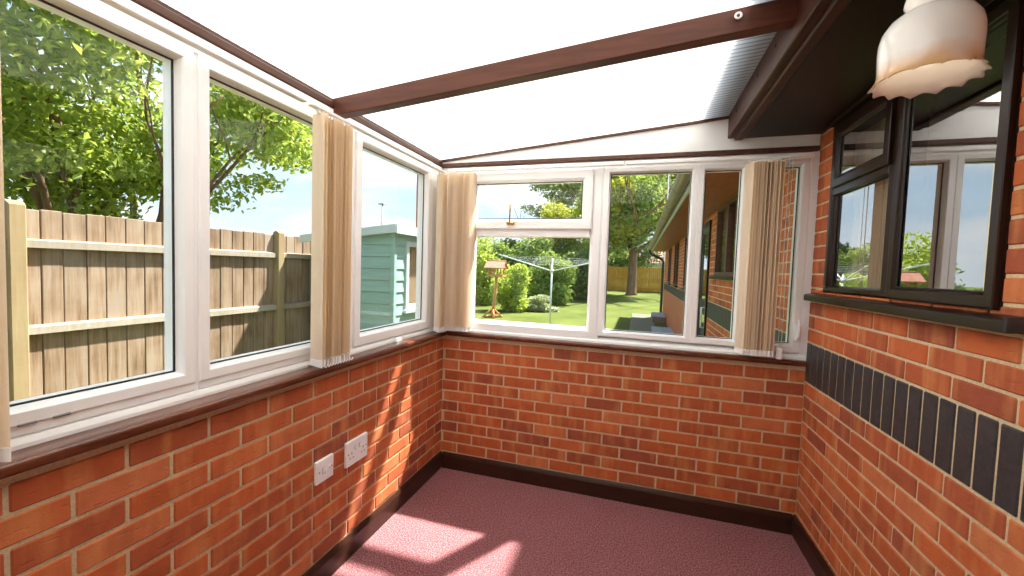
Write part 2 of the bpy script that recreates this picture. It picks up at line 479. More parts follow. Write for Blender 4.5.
# ------------------------------------------------------------------ brickwork
def brickwork(F, u0, u1, v0, nrows, off, rows_skip=(), holes=(), soldier=None, sol_off=0., r=None, depth=.010):
    """F(u,v,d): d = out of the wall. Returns MB with mats 0 brick, 1 black brick, 2 mortar."""
    r = r or random.Random(3)
    mb = MB()
    def brick(a, b, c, d, mi):
        t = r.random(); t = t if r.random() < .85 else t * .15
        P = [F(a, c, 0), F(b, d, depth)]
        P1 = F(a, c, -.004); P2 = F(b, d, depth)
        mb.bevbox(tuple(min(P1[i], P2[i]) for i in range(3)), tuple(max(P1[i], P2[i]) for i in range(3)), .0035, mi, t)
    def clip(a, b, c, d):
        seg = [(a, b)]
        for (h0, h1, g0, g1) in holes:
            if (c + d) / 2 > g0 and (c + d) / 2 < g1:
                ns = []
                for (p, q) in seg:
                    if q <= h0 or p >= h1: ns.append((p, q)); continue
                    if p < h0: ns.append((p, h0))
                    if q > h1: ns.append((h1, q))
                seg = ns
        return [(p, q) for (p, q) in seg if q - p > .012]
    row = 0
    while row < nrows:
        c = v0 + .075 * row
        if soldier is not None and row == soldier:
            x = u0 + sol_off - .075
            while x < u1:
                a, b = max(u0, x + .005), min(u1, x + .07)
                if b - a > .01: brick(a, b, c + .005, c + .22, 1)
                x += .075
            row += 3; continue
        x = u0 + (off if row % 2 == 0 else off - .1125) - .225 * 2
        while x < u1:
            a, b = max(u0, x + .005), min(u1, x + .22)
            if b - a > .012:
                for (p, q) in clip(a, b, c, c + .075): brick(p, q, c + .005, c + .07, 0)
            x += .225
        row += 1
    return mb
def mortar_rect(mb, F, u0, u1, v0, v1, holes=(), d0=-.1, d1=.0055):
    """mortar body as boxes around the holes (holes sorted in u, not overlapping)"""
    def bx(a, b, c, d):
        if b - a > 1e-4 and d - c > 1e-4: mb.box(F(a, c, d0), F(b, d, d1), 2)
    x = u0
    for (h0, h1, g0, g1) in sorted(holes):
        bx(x, h0, v0, v1); bx(h0, h1, v0, g0); bx(h0, h1, g1, v1); x = h1
    bx(x, u1, v0, v1)
BR = [M['brick'], M['black_brick'], M['mortar']]

FL = lambda u, v, d: (-.010 + d, u, v)         # left wall, u = y
FF = lambda u, v, d: (u, .010 - d, v)          # far wall, u = x
FR = lambda u, v, d: (W + .010 - d, u, v)      # right wall, u = y

# left dwarf wall: joint at y=-2.0122 in the second row from the top (row 9)
mb = brickwork(FL, YB, 0.0, -.035, 13, (-2.0122 + .1125 - YB) % .225, r=random.Random(11))
mortar_rect(mb, FL, YB, .1, -.035, .965)
struct(mb.build('wall_left', BR), 'low red brick wall under the left-hand windows', 'wall')
mb = brickwork(FF, 0, W, -.035, 13, .0108 + .1125, r=random.Random(12))
mortar_rect(mb, FF, -.02, W + .02, -.035, .965)
wf = struct(mb.build('wall_far', BR), 'low red brick wall under the far windows', 'wall')
# right house wall with window opening
WY0, WY1, WZ0, WZ1 = -1.24, -.155, 1.366, 2.236
hole = [(WY0, WY1, WZ0, WZ1)]
V0R = 1.1009 - .225 - .075 * 12
mb = brickwork(FR, YB, 0.0, V0R, 31, (.3) % .225, holes=hole, soldier=12, sol_off=(-.0658 - YB) % .075, r=random.Random(13))
mortar_rect(mb, FR, YB, 0, V0R, 2.30, hole, -.1)
struct(mb.build('wall_right', BR), 'red brick house wall with a band of upright black bricks', 'wall')
# back wall behind the camera
mb = MB().box((-.1, YB - .1, -.03), (W + .1, YB, 2.6))
struct(mb.build('wall_back', M['white_wall']), 'plain painted wall behind the viewer', 'wall')
mb = MB().box((-.1, YB, -.05), (W + .11, .1, 0))
struct(mb.build('floor', M['carpet']), 'dusky pink carpeted floor', 'floor')

# skirtings
def skirt(name, poly, ext):
    mb = MB().prism(poly, ext)
    return struct(mb.build(name, M['skirting'], bevel=.002), 'dark varnished skirting board', 'baseboard')
def skprof(f): return [f(0, 0), f(.018, 0), f(.018, .09), f(.012, .105), f(.006, ZS), f(0, ZS)]
skirt('baseboard_left', skprof(lambda d, z: (d, YB, z)), (0, -YB, 0))
skirt('baseboard_far', skprof(lambda d, z: (.018, -d, z)), (W - .036, 0, 0))
skirt('baseboard_right', skprof(lambda d, z: (W - d, YB, z)), (0, -YB, 0))

# window boards
def board(name, poly, ext, label):
    struct(MB().prism(poly, ext).build(name, M['sill_wood'], bevel=.004), label, 'window board')
SZ = .995
board('trim_1', [(-.10, YB, SZ - .03), (.032, YB, SZ - .03), (.038, YB, SZ - .022), (.038, YB, SZ - .008), (.032, YB, SZ), (-.10, YB, SZ)], (0, -YB + .02, 0), 'varnished mahogany window board along the left wall')
board('trim_2', [(.038, .02, SZ - .03), (.038, -.029, SZ - .03), (.038, -.035, SZ - .022), (.038, -.035, SZ - .008), (.038, -.029, SZ), (.038, .02, SZ)], (W - .038 - .004, 0, 0), 'varnished mahogany window board along the far wall')

# ------------------------------------------------------------------ uPVC windows
OUT = [(0, -.07), (0, .0), (.004, .004), (.03, .004), (.034, -.002), (.037, -.018), (.042, -.028), (.042, -.07)]
def scaled(prof, wd):
    k = wd / .042
    return [(a * k, d) for a, d in prof]
def light(F, root, u0, u1, v0, v1, wd, name='frame', push=0.0, gname='pane', mat='upvc', glass='glass', rec=1.0, gask=True):
    """one framed light with its own glass pane"""
    fr = MB().ring(F, u0, u1, v0, v1, [(a, (d * rec if d > -.05 else d) + push) for a, d in scaled(OUT, wd)]).build(name, M[mat], root)
    if gask:
        MB().ring(F, u0 + wd - .001, u1 - wd + .001, v0 + wd - .001, v1 - wd + .001, [(0, -.03 * rec + push), (0, -.024 * rec + push), (.004, -.024 * rec + push), (.004, -.03 * rec + push)]).build('gasket', M['gasket'], fr)
    a, b, c, d = u0 + wd - .006, u1 - wd + .006, v0 + wd - .006, v1 - wd + .006
    p = MB()
    p.add([F(a, c, -.035 * rec + push), F(b, c, -.035 * rec + push), F(b, d, -.035 * rec + push), F(a, d, -.035 * rec + push)], [(0, 1, 2, 3)])
    p.build(gname, M[glass], fr, fix=False)
    return fr
GL = lambda u, v, d: (-.050 + d, u, v)
GF = lambda u, v, d: (u, .015 - d, v)
FB, FT = 1.03, 2.087
for i, (a, b, wd, lab) in enumerate([(-2.56, -1.685, .045, 'nearest white window on the left, looking onto the fence'),
                                     (-1.672, -.925, .045, 'second white window on the left, with a fence post behind it'),
                                     (-.913, -.129, .065, 'third white window on the left, looking onto the teal shed')]):
    rt = sroot('window_%d' % (i + 1), (-.05, (a + b) / 2, FB), lab, 'window')
    z1 = FT if wd < .05 else FT - .001
    light(GL, rt, a, b, FB + (.062 - wd if wd < .05 else -.004), 2.055 + wd, wd)
    MB().box((-.12, a, FB - .006), (-.052, b, FB + (.062 - wd if wd < .05 else -.003))).build('bottom_rail', M['upvc'], rt)
    if i == 0:
        for yy in (-2.07, -2.01):
            MB().bevbox((-.049, yy - .018, 1.0465), (-.043, yy + .018, 1.053), .003).build('drain_cap', M['grey_plastic'], rt)
rt = sroot('window_7', (-.015, -2.9, FB), 'white window beside the viewer', 'window')
light(GL, rt, -3.26, -2.57, FB + .017, 2.10, .045)
# white frame body: bottom strip, posts and head on the left wall
t = sroot('trim_3', (-.05, -1.5, SZ), 'white window framing along the left wall', 'window framing')
mb = MB(); mb.prism([(-.125, YB, SZ - .02), (-.042, YB, SZ - .02), (-.042, YB, SZ + .010), (-.048, YB, SZ + .024), (-.125, YB, SZ + .032)], (0, -YB, 0)); mb.build('bottom_strip', M['upvc'], t)
for ya, yb in ((-1.685, -1.672), (-.925, -.913), (-2.57, -2.56)): MB().box((-.122, ya, FB - .01), (-.055, yb, 2.12)).build('coupling', M['upvc'], t)
MB().box((-.125, -.129, FB - .01), (-.047, .088, 2.15), bev=.004).build('corner_post', M['upvc'], t)
MB().box((-.124, YB, 2.098), (-.047, -.129, 2.15)).build('head', M['upvc'], t)

# far windows
rt = sroot('window_4', (.6, .015, FB), 'far window with an opening vent over a fixed pane', 'window')
light(GF, rt, .13, 1.073, 1.667 - .072, 2.11, .072, 'frame') if False else None
fr = MB().ring(GF, .13, 1.073, 1.012, 2.11, scaled(OUT, .07)).build('frame', M['upvc'], rt)
MB().box((.2, -.0 + .015, 1.667), (1.003, .085, 1.735), bev=.003).build('transom', M['upvc'], rt)
p = MB(); p.add([GF(.19, 1.07, -.04), GF(1.01, 1.07, -.04), GF(1.01, 1.68, -.04), GF(.19, 1.68, -.04)], [(0, 1, 2, 3)]); p.build('pane', M['glass'], fr, fix=False)
light(GF, rt, .14, 1.015, 1.718, 2.096, .07, 'vent', .018)
# brass stay on the vent
st = MB(); st.tube([(.455, -.022, 1.755), (.50, -.022, 1.755)], .007, 10)
st.bevbox((.452, -.014, 1.744), (.505, -.006, 1.766), .002)
st.tube([(.475, -.018, 1.757), (.476, -.03, 1.79), (.479, -.034, 1.84), (.482, -.036, 1.875)], [.006, .006, .005, .006], 10)
st.build('handle', M['brass'], rt)['label'] = 'brass window stay handle'
rt = sroot('window_5', (1.4, .015, FB), 'tall fixed far window looking along the lawn', 'window')
light(GF, rt, 1.083, 1.628, 1.04, 2.105, .039)
rt = sroot('window_6', (1.75, .015, FB), 'narrow far window beside the gathered blind', 'window')
light(GF, rt, 1.628, 1.895, 1.04, 2.105, .039)
rt = sroot('window_8', (2.05, .015, FB), 'slim far window between blind and house wall', 'window')
light(GF, rt, 1.9, 2.195, 1.03, 2.12, .05)
MB().bevbox((2.165, -.012, 1.10), (2.183, .012, 1.20), .004).tube([(2.174, -.014, 1.12), (2.174, -.03, 1.12), (2.172, -.034, 1.17), (2.17, -.034, 1.22)], .006, 8).build('handle', M['white_plastic'], rt)
t = sroot('trim_4', (1, .05, SZ), 'white window framing along the far wall', 'window framing')
MB().prism([(-.0, .09, SZ), (-.0, .0, SZ), (-.0, .0, SZ + .012), (-.0, .012, SZ + .022), (-.0, .09, SZ + .046)], (W, 0, 0)).build('bottom_strip', M['upvc'], t)
MB().box((1.073, .02, 1.01), (1.083, .088, 2.12)).build('coupling', M['upvc'], t)
MB().box((-.05, .013, SZ), (.13, .088, 2.15)).build('post', M['upvc'], t)
MB().box((2.195, .012, SZ), (W + .012, .088, 2.15)).build('post', M['upvc'], t)
MB().box((-.05, .018, 2.1), (W, .088, 2.15)).build('head', M['upvc'], t)

# ------------------------------------------------------------------ roof
RZ = lambda x: 2.205 + .0915 * x
def slope_prism(x0, x1, dz0, dz1, y0, y1, mb):
    mb.prism([(x0, y0, RZ(x0) + dz0), (x1, y0, RZ(x1) + dz0), (x1, y0, RZ(x1) + dz1), (x0, y0, RZ(x0) + dz1)], (0, y1 - y0, 0)); return mb
mb = MB(); slope_prism(-.2, 1.95, 0.0, .016, YB - .1, .16, mb)
struct(mb.build('ceiling', M['poly']), 'ribbed opal polycarbonate lean-to roof', 'ceiling')
# eaves rails (brown) on the left, far wall, gable
mb = MB().prism([(-.10, YB, 2.150), (-.05, YB, 2.150), (-.044, YB, 2.156), (-.044, YB, 2.180), (-.052, YB, 2.186), (-.052, YB, 2.199), (-.10, YB, 2.196)], (0, -YB + .06, 0))
struct(mb.build('trim_5', M['brown_trim'], bevel=.003), 'brown eaves rail above the left windows', 'trim')
mb = MB().box((-.044, -.014, 2.147), (W - .005, .02, 2.172), bev=.003)
struct(mb.build('trim_6', M['brown_trim']), 'brown rail above the far windows', 'trim')
mb = MB().prism([(-.06, .01, 2.15), (W + .0, .01, 2.15), (W, .01, RZ(W)), (-.06, .01, RZ(-.06))], (0, .06, 0))
struct(mb.build('wall_gable', M['white_panel']), 'white tapering panel above the far windows', 'wall')
mb = MB(); slope_prism(-.05, 1.80, -.013, .0, -.006, .015, mb)
struct(mb.build('trim_7', M['brown_trim']), 'thin brown strip under the roof at the far gable', 'trim')
# rafter
BY0, BY1 = -1.075, -1.02
mb = MB(); slope_prism(-.05, 1.775, -.080, -.001, BY0, BY1, mb)
struct(mb.build('trim_8', M['beam_wood'], bevel=.003), 'brown stained rafter across the roof', 'rafter')
mb = MB(); slope_prism(-.05, 1.775, -.080, -.001, BY0 - 1.6, BY1 - 1.6, mb)
struct(mb.build('trim_9', M['beam_wood'], bevel=.003), 'brown stained rafter above the viewer', 'rafter')
# wall plate and fascia
t = sroot('trim_10', (1.77, -1.5, 2.25), 'stepped brown wall plate and fascia under the roof edge', 'fascia')
MB().box((1.765, YB, 2.235), (1.81, -.006, 2.37), bev=.004).build('wall_plate', M['fascia_wood'], t)
MB().box((1.80, YB, 2.222), (1.845, -.006, 2.30), bev=.006).build('fascia_board', M['fascia_wood'], t)
for yy in (-.22, -.62, -.86):
    sc = MB(); sc.tube([(1.766, yy, 2.315), (1.759, yy, 2.315)], .006, 10); sc.build('screw', M['screw'], t)
mb = MB().box((1.845, YB, 2.236), (W + .1, -.0, 2.252))
mb.box((2.19, YB, 2.216), (W, -.16, 2.236), bev=.003)
struct(mb.build('trim_11', M['soffit']), 'dark brown house soffit', 'soffit')

# hook on the rafter with its clear tube
hk = thing('ceiling_hook', 'small white hook screwed into the rafter near its right end', 'hook', (1.592, BY0, 2.32))
pts = [(1.592 + .009 * math.cos(a), BY0 - .012, 2.318 + .009 * math.sin(a)) for a in [k * 2 * PI / 16 for k in range(17)]]
MB().tube(pts, .0035, 8, cap=False).tube([(1.592, BY0 + .002, 2.318), (1.592, BY0 - .012, 2.309)], .0035, 8).build('ring', M['white_plastic'], hk)

# ------------------------------------------------------------------ vertical blinds
def blind(label, along, pos0, pos1, rail0, rail1, n, ang, seed, wand=None):
    """along 'y' = on the left wall, 'x' = on the far wall. slats stand at pos0..pos1"""
    r = random.Random(seed)
    P = (lambda s, d, z: (.034 + d, s, z)) if along == 'y' else (lambda s, d, z: (s, -.045 - d, z))
    c = P((pos0 + pos1) / 2, 0, SZ)
    root = thing('vertical_blind', label, 'blind', c, 'cream vertical blinds gathered at the windows')
    ztop = 2.062 if along == 'y' else 2.088
    a = P(rail0, -.014, ztop + .012); b = P(rail1, .014, ztop + (.026 if along == 'y' else .034))
    MB().bevbox(tuple(min(a[i], b[i]) for i in range(3)), tuple(max(a[i], b[i]) for i in range(3)), .004).build('headrail', M['white_plastic'], root)
    hw = .041; ztop = 2.062 if along == 'y' else 2.088
    for i in range(n):
        s = pos0 + (pos1 - pos0) * (i + .5) / n
        th = ang + r.uniform(-.19, .19)
        cs, sn = math.cos(th), math.sin(th)      # slat runs along d mostly
        vs = []; m = 7
        for side in (0, 1):
            for z in (1.038, ztop):
                for k in range(m):
                    q = (k / (m - 1) - .5) * 2
                    bow = .007 * (1 - q * q) + side * .0008
                    dd = q * hw * cs - bow * sn; ss = q * hw * sn + bow * cs
                    vs.append(P(s + ss, dd, z))
        fs = []
        for side in (0, 1):
            o = side * 2 * m
            for k in range(m - 1): fs.append((o + k, o + k + 1, o + m + k + 1, o + m + k))
        mb = MB(); mb.add(vs, fs, 0, True)
        sl = mb.build('slat', M['blind'], root, fix=False)
        # bottom weight and hanger
        w = MB()
        e0 = P(s - hw * sn, -hw * cs, 0); e1 = P(s + hw * sn, hw * cs, 0)
        A = Vector((e0[0], e0[1], 0)); B = Vector((e1[0], e1[1], 0)); t = (B - A).normalized(); nn = Vector((-t.y, t.x, 0)) * .0018
        w.prism([(*(A + nn).xy, 1.012), (*(B + nn).xy, 1.012), (*(B - nn).xy, 1.012), (*(A - nn).xy, 1.012)], (0, 0, .03))
        w.build('weight', M['white_plastic'], sl)
        h = MB(); cpt = P(s, 0, ztop)
        h.box((cpt[0] - .006, cpt[1] - .006, ztop - .002), (cpt[0] + .006, cpt[1] + .006, ztop + .014)); h.build('hanger', M['white_plastic'], sl)
    # chains linking the weights
    for q in (-1, 1):
        pts = []
        for i in range(n * 2 - 1):
            s = pos0 + (pos1 - pos0) * (i / 2 + .5) / n
            x = P(s, q * (hw + .002), 1.020 - (.010 if i % 2 else 0)); pts.append(x)
        MB().tube(pts, .0016, 6).build('bottom_chain', M['white_plastic'], root)
    if wand is not None:
        a = P(wand, .01, 2.1); b = P(wand, .012, 1.03)
        MB().tube([a, b], .0022, 6).tube([P(wand + .016, .01, 2.1), P(wand + .016, .012, 1.03)], .0016, 6).build('cord', M['white_plastic'], root)
        MB().bevbox(P(wand - .002, .022, 1.012) if along == 'y' else (wand - .006, -.066, 1.0), P(wand + .02, .002, 1.05) if along == 'y' else (wand + .022, -.046, 1.06), .003).build('cord_weight', M['white_plastic'], root)
    return root
blind('cream vertical blind gathered at the near left picture edge', 'y', -2.42, -2.153, -2.46, -1.325, 12, .5, 1)
blind('cream vertical blind gathered between second and third left windows', 'y', -1.262, -1.065, -1.30, -.60, 11, -.42, 2)
blind('cream vertical blind gathered on the left wall beside the far corner', 'y', -.19, -.10, -.59, -.09, 6, -.55, 3)
blind('cream vertical blind gathered at the left end of the far windows', 'x', .045, .222, .03, 1.20, 14, -.02, 4)
blind('cream vertical blind gathered in front of the far windows at the right', 'x', 1.872, 2.035, 1.21, 2.18, 13, .32, 5, wand=2.068)

# ------------------------------------------------------------------ sockets
def socket_plate(name, label, cat, y0, y1, z0, z1, kind):
    yc, zc = (y0 + y1) / 2, (z0 + z1) / 2
    root = thing(name, label, cat, (.0, yc, zc))
    MB().bevbox((-.002, y0, z0), (.014, y1, z1), .0035).build('face_plate', M['white_plastic'], root)
    X = .0145
    def rocker(y, z, w, h):
        mb = MB(); mb.prism([(X - .002, y - w / 2, z - h / 2), (X + .001, y - w / 2, z - h / 2), (X + .004, y - w / 2, z + h / 2), (X - .002, y - w / 2, z + h / 2)], (0, w, 0))
        mb.build('switch', M['white_plastic'], root, bevel=.0008)
        MB().box((X - .001, y - w / 2 - .0015, z - h / 2 - .0015), (X + .0004, y + w / 2 + .0015, z + h / 2 + .0015)).build('switch_surround', M['grey_plastic'], root)
    def screw(y, z):
        MB().tube([(X - .002, y, z), (X + .0006, y, z)], .0035, 12).build('screw', M['grey_plastic'], root)
    if kind == 'double':
        for c in (y0 + .038, y1 - .038):
            for dy, dz, w, h in ((0, .012, .004, .008), (-.011, -.010, .0065, .004), (.011, -.010, .0065, .004)):
                MB().box((X - .002, c + dy - w / 2, zc - .012 + dz - h / 2), (X + .0006, c + dy + w / 2, zc - .012 + dz + h / 2)).build('pin_slot', M['gasket'], root)
        rocker(yc - .016, zc + .02, .011, .018); rocker(yc + .016, zc + .02, .011, .018)
        screw(yc - .057 - .01, zc + .0); screw(yc + .057 + .01, zc + .0)
    else:
        rocker(yc - .008, zc, .016, .026)
        MB().bevbox((X - .002, yc + .014, zc - .018), (X + .002, yc + .032, zc + .012), .001).build('fuse_carrier', M['white_plastic'], root)
        MB().box((X + .0015, yc + .018, zc - .004), (X + .0024, yc + .028, zc - .002)).build('slot', M['grey_plastic'], root)
        screw(yc - .036, zc); screw(yc + .040, zc)
    return root
socket_plate('wall_switch', 'small square white switched plate on the left brick wall', 'switch', -1.222, -1.115, .475, .578, 'single')
socket_plate('wall_socket', 'white double socket on the left brick wall', 'socket', -1.03, -.868, .462, .585, 'double')

# ------------------------------------------------------------------ house window on the right (dark brown)
GR = lambda u, v, d: (W + .012 - d, u, v)
rt = sroot('window_9', (W, -.69, WZ0), 'dark brown house window in the right brick wall', 'window')
fr = MB().ring(GR, WY0, WY1, WZ0 + .018, WZ1 - .012, [(0, -.06), (0, .012), (.022, .012), (.03, .004), (.036, -.012), (.036, -.06)]).build('frame', M['brown_frame'], rt)
MB().bevbox((W + .004, -.745, WZ0 + .02), (W + .07, -.665, WZ1 - .014), .003).build('mullion', M['brown_frame'], rt)
MB().bevbox((W + .002, -.67, 1.87), (W + .07, -.18, 1.925), .003).build('transom', M['brown_frame'], rt)
light(GR, rt, -.690, -.165, 1.372, 1.905, .035, 'fixed_light', .0, 'pane', 'brown_frame', 'dark_glass', .35)
light(GR, rt, -.684, -.19, 1.905, 2.198, .052, 'top_vent', .022, 'pane', 'brown_frame', 'dark_glass', .4)
light(GR, rt, -1.236, -.742, 1.388, 2.204, .043, 'casement', .026, 'pane', 'brown_frame', 'dark_glass', .4)
MB().prism([(W + .06, -1.34, 1.340), (W - .052, -1.34, 1.334), (W - .052, -1.34, 1.362), (W - .046, -1.34, 1.368), (W + .06, -1.34, 1.386)], (0, 1.28, 0)).build('window_sill', M['brown_frame'], rt, bevel=.002)
MB().bevbox((W - .056, -1.346, 1.336), (W + .002, -1.337, 1.374), .002).build('sill_end_cap', M['gasket'], rt)
# room behind, with net curtains
RX0, RX1, RY0, RY1 = W + .12, 4.6, -1.9, .35
mb = MB()
mb.box((RX1, RY0, .2), (RX1 + .05, RY1, 2.5)); mb.box((RX0, RY0 - .05, .2), (RX1, RY0, 2.5)); mb.box((RX0, RY1, .2), (RX1, RY1 + .05, 2.5))
mb.box((RX0, RY0, 2.42), (RX1, RY1, 2.5))
struct(mb.build('wall_room', M['room_wall']), 'dim walls of the room behind the brown window', 'wall')
mb = MB().box((RX0, RY0, .15), (RX1, RY1, .2)); struct(mb.build('floor_room', M['dark_floor']), 'floor of the room behind the brown window', 'floor')
def curtain(y0, y1, label, seed):
    r = random.Random(seed); n = 90; vs = []; ph = r.random() * 6
    zs = (1.30, 1.6, 1.9, 2.25)
    for side in (0, 1):
        for z in zs:
            for i in range(n + 1):
                t = i / n
                x = W + .10 + .010 * math.sin(t * (y1 - y0) * 70 + ph) + .003 * math.sin(t * 57 + z * 3) + side * .0012
                vs.append((x, y0 + (y1 - y0) * t, z))
    fs = []; k = n + 1
    for side in (0, 1):
        o = side * 4 * k
        for j in range(3):
            for i in range(n): fs.append((o + j * k + i, o + j * k + i + 1, o + (j + 1) * k + i + 1, o + (j + 1) * k + i))
    mb = MB(); mb.add(vs, fs, 0, True)
    return tag(mb.build('net_curtain', M['net'], None, (W + .10, (y0 + y1) / 2, 1.3), fix=False), label, 'curtain', 'curtains behind the brown window')
curtain(-.235, -.16, 'narrow cream curtain edge behind the left pane of the brown window', 1)
curtain(-.50, -.255, 'cream curtain behind the left pane of the brown window beside its mullion', 2)
curtain(-.66, -.53, 'cream curtain strip behind the left edge of the large brown casement', 3)
MB().box((W + .062, -.165, 1.37), (W + .12, -.150, 2.24)).box((W + .062, WY0, 1.37), (W + .12, WY0 + .012, 2.24)).box((W + .062, WY0, 2.222), (W + .12, -.155, 2.24)).box((W + .062, WY0, 1.355), (W + .14, -.155, 1.375)).build('reveal', M['white_wall'], rt)

# ------------------------------------------------------------------ ceiling lamp
LC = (1.947, -1.40)
lamp = thing('ceiling_lamp', 'white glass lamp with frilled amber rim under the brown soffit', 'lamp', (LC[0], LC[1], 1.928))
prof = [(.101, .004), (.098, .010), (.0925, .020), (.0905, .034), (.091, .055), (.092, .08), (.0915, .104), (.087, .126), (.076, .146), (.060, .159), (.048, .167), (.044, .176), (.049, .186), (.048, .198), (.044, .210), (.044, .217)]
inner = [(r - .004, z) for r, z in prof]
def scal(j, a, r, z):
    J = j if j < len(prof) else 2 * len(prof) - 1 - j
    k = max(0, 1 - J / 2.6) ** 1.5
    w = math.cos(a * 14)
    return r + k * .004 * w + .0015 * k * math.cos(5 * a), z + k * (.007 * abs(math.sin(a * 7)) - .003)
mb = MB(); mb.lathe(prof + inner[::-1] + [prof[0]], (LC[0], LC[1], 1.928), 140, 0, lambda j, a, r, z: scal(0 if j == 2 * len(prof) else j, a, r, z))
sh = mb.build('lamp_shade', M['shade'], lamp)
at = sh.data.attributes.new('outer', 'FLOAT', 'FACE')
at.data.foreach_set('value', [1.0 if (i // 140) < len(prof) - 1 else 0.0 for i in range(len(sh.data.polygons))])
mb = MB(); mb.lathe([(.0, .307), (.05, .307), (.05, .303), (.044, .30), (.05, .28), (.05, .235), (.046, .217), (.0, .217)], (LC[0], LC[1], 1.928), 40)
mb.build('gallery', M['white_plastic'], lamp)
mb = MB(); mb.lathe([(.0, .105), (.012, .107), (.024, .118), (.030, .138), (.027, .160), (.016, .185), (.013, .225)], (LC[0], LC[1], 1.928), 28)
mb.build('bulb', M['bulb'], lamp)  # hidden bulb, its glow added only to brighten the shade from inside

# ------------------------------------------------------------------ GARDEN
def ground_z(y): return GZ + max(0, (y - 13)) * .034
mb = MB(); vs = []; fs = []
ys = [-8, -4, 0, 4, 8, 12, 13, 14, 16, 18, 20, 24, 28, 34, 50]; xs = [-40, -20, -10, -5, -2, 0, 2, 4, 10, 20]
for y in ys:
    for x in xs: vs.append((x, y, ground_z(y)))
k = len(xs)
for j in range(len(ys) - 1):
    for i in range(k - 1): fs.append((j * k + i, j * k + i + 1, (j + 1) * k + i + 1, (j + 1) * k + i))
mb.add(vs, fs); struct(mb.build('lawn', M['lawn'], fix=False), 'sunlit mown lawn of the garden', 'lawn')
# conservatory footing
mb = MB().box((-.1, YB - .1, GZ - .05), (W + .1, .1, -.05)); struct(mb.build('foundation', M['slab_side']), 'footing under the conservatory', 'foundation')
# path of slabs
mb = MB(); r = random.Random(5)
y = 4.0
while y < 16.5:
    mb.bevbox((1.14, y + .008, GZ - .03), (1.86, y + .59, GZ + .025 + r.uniform(0, .006)), .008, 0, r.random()); y += .6
struct(mb.build('path', M['paving']), 'grey paving path along the house', 'path')
def step(x0, x1, y0, y1, z, label):
    root = thing('paved_step', label, 'step', ((x0 + x1) / 2, (y0 + y1) / 2, GZ))
    MB().box((x0, y0, GZ - .02), (x1, y1, z - .03)).build('base', M['slab_side'], root)
    mb = MB(); n = max(1, round((y1 - y0) / .55)); d = (y1 - y0) / n
    for i in range(n):
        for a, b in ((x0, (x0 + x1) / 2), ((x0 + x1) / 2, x1)):
            mb.bevbox((a + .004, y0 + d * i + .004, z - .03), (b - .004, y0 + d * (i + 1) - .004, z), .004)
    mb.build('paving_top', M['slab'], root)
step(1.70, 2.2, 6.2, 8.9, .03, 'blue grey paved step beside the house wall, nearer one')
step(1.80, 2.2, 11.2, 12.6, .08, 'grey paved step by the black downpipe')

# --- bungalow outside wall
YE = 13.5
EH = [(1.75, 3.05, 1.44, 2.28), (3.45, 4.35, -.1, 2.2), (5.75, 6.75, 1.16, 2.28), (8.0, 9.3, 1.16, 2.28), (10.4, 11.6, 1.16, 2.28)]
mb = brickwork(FR, .1, YE, V0R - .15, 33, .1, holes=EH, soldier=14, sol_off=.02, r=random.Random(14))
# remove the soldier bricks that cross the door
keep = []
mort_holes = EH
mortar_rect(mb, FR, .1, YE, V0R - .15, 2.32, mort_holes)
ob = mb.build('wall_exterior', BR); struct(ob, 'brick outside wall of the bungalow', 'wall')
for i, (a, b, c, d) in enumerate(EH):
    if i == 1:
        rt = sroot('door_1', (W, (a + b) / 2, c), 'glazed dark teal house door with a white handle', 'door')
        MB().ring(GR, a, b, c, d, [(0, -.06), (0, .035), (.06, .035), (.06, -.06)]).build('frame', M['brown_frame'], rt)
        MB().ring(GR, a + .055, b - .055, c + .05, d - .05, [(0, -.03), (0, .02), (.09, .02), (.09, -.03)]).build('leaf', M['teal_door'], rt)
        MB().box(GR(a + .14, c + .13, -.01), GR(b - .14, d - .13, .0)).build('pane', M['dark_glass'], rt)
        mb = MB(); mb.tube([GR(a + .10, 1.0, .02), GR(a + .10, 1.0, .07), GR(a + .10, .72, .07), GR(a + .10, .72, .02)], .012, 8); mb.build('handle', M['white_plastic'], rt)
    else:
        rt = sroot('window_%d' % (10 + i), (W, (a + b) / 2, c), 'brown framed bungalow window seen outside', 'window')
        mid = (a + b) / 2
        for (p, q) in ((a, mid), (mid, b)):
            MB().ring(GR, p, q, c, d, [(0, -.06), (0, .015), (.05, .015), (.05, -.06)]).build('frame', M['brown_trim'], rt)
            MB().box(GR(p + .05, c + .05, -.03), GR(q - .05, d - .05, -.02)).build('pane', M['dark_glass'], rt)
        MB().box(GR(a - .05, c - .035, -.02), GR(b + .05, c, .07), bev=.004).build('window_sill', M['brown_frame'], rt)
# room volumes behind outside openings
mb = MB().box((W + .6, .45, 0), (W + .65, YE, 2.4)); struct(mb.build('wall_inside', M['room_wall']), 'dim inside of the bungalow', 'wall')
mb = MB().box((W + .01, YE - .02, GZ), (9, YE + .0, 2.6)); struct(mb.build('wall_end', M['mortar']), 'end wall of the bungalow', 'wall')
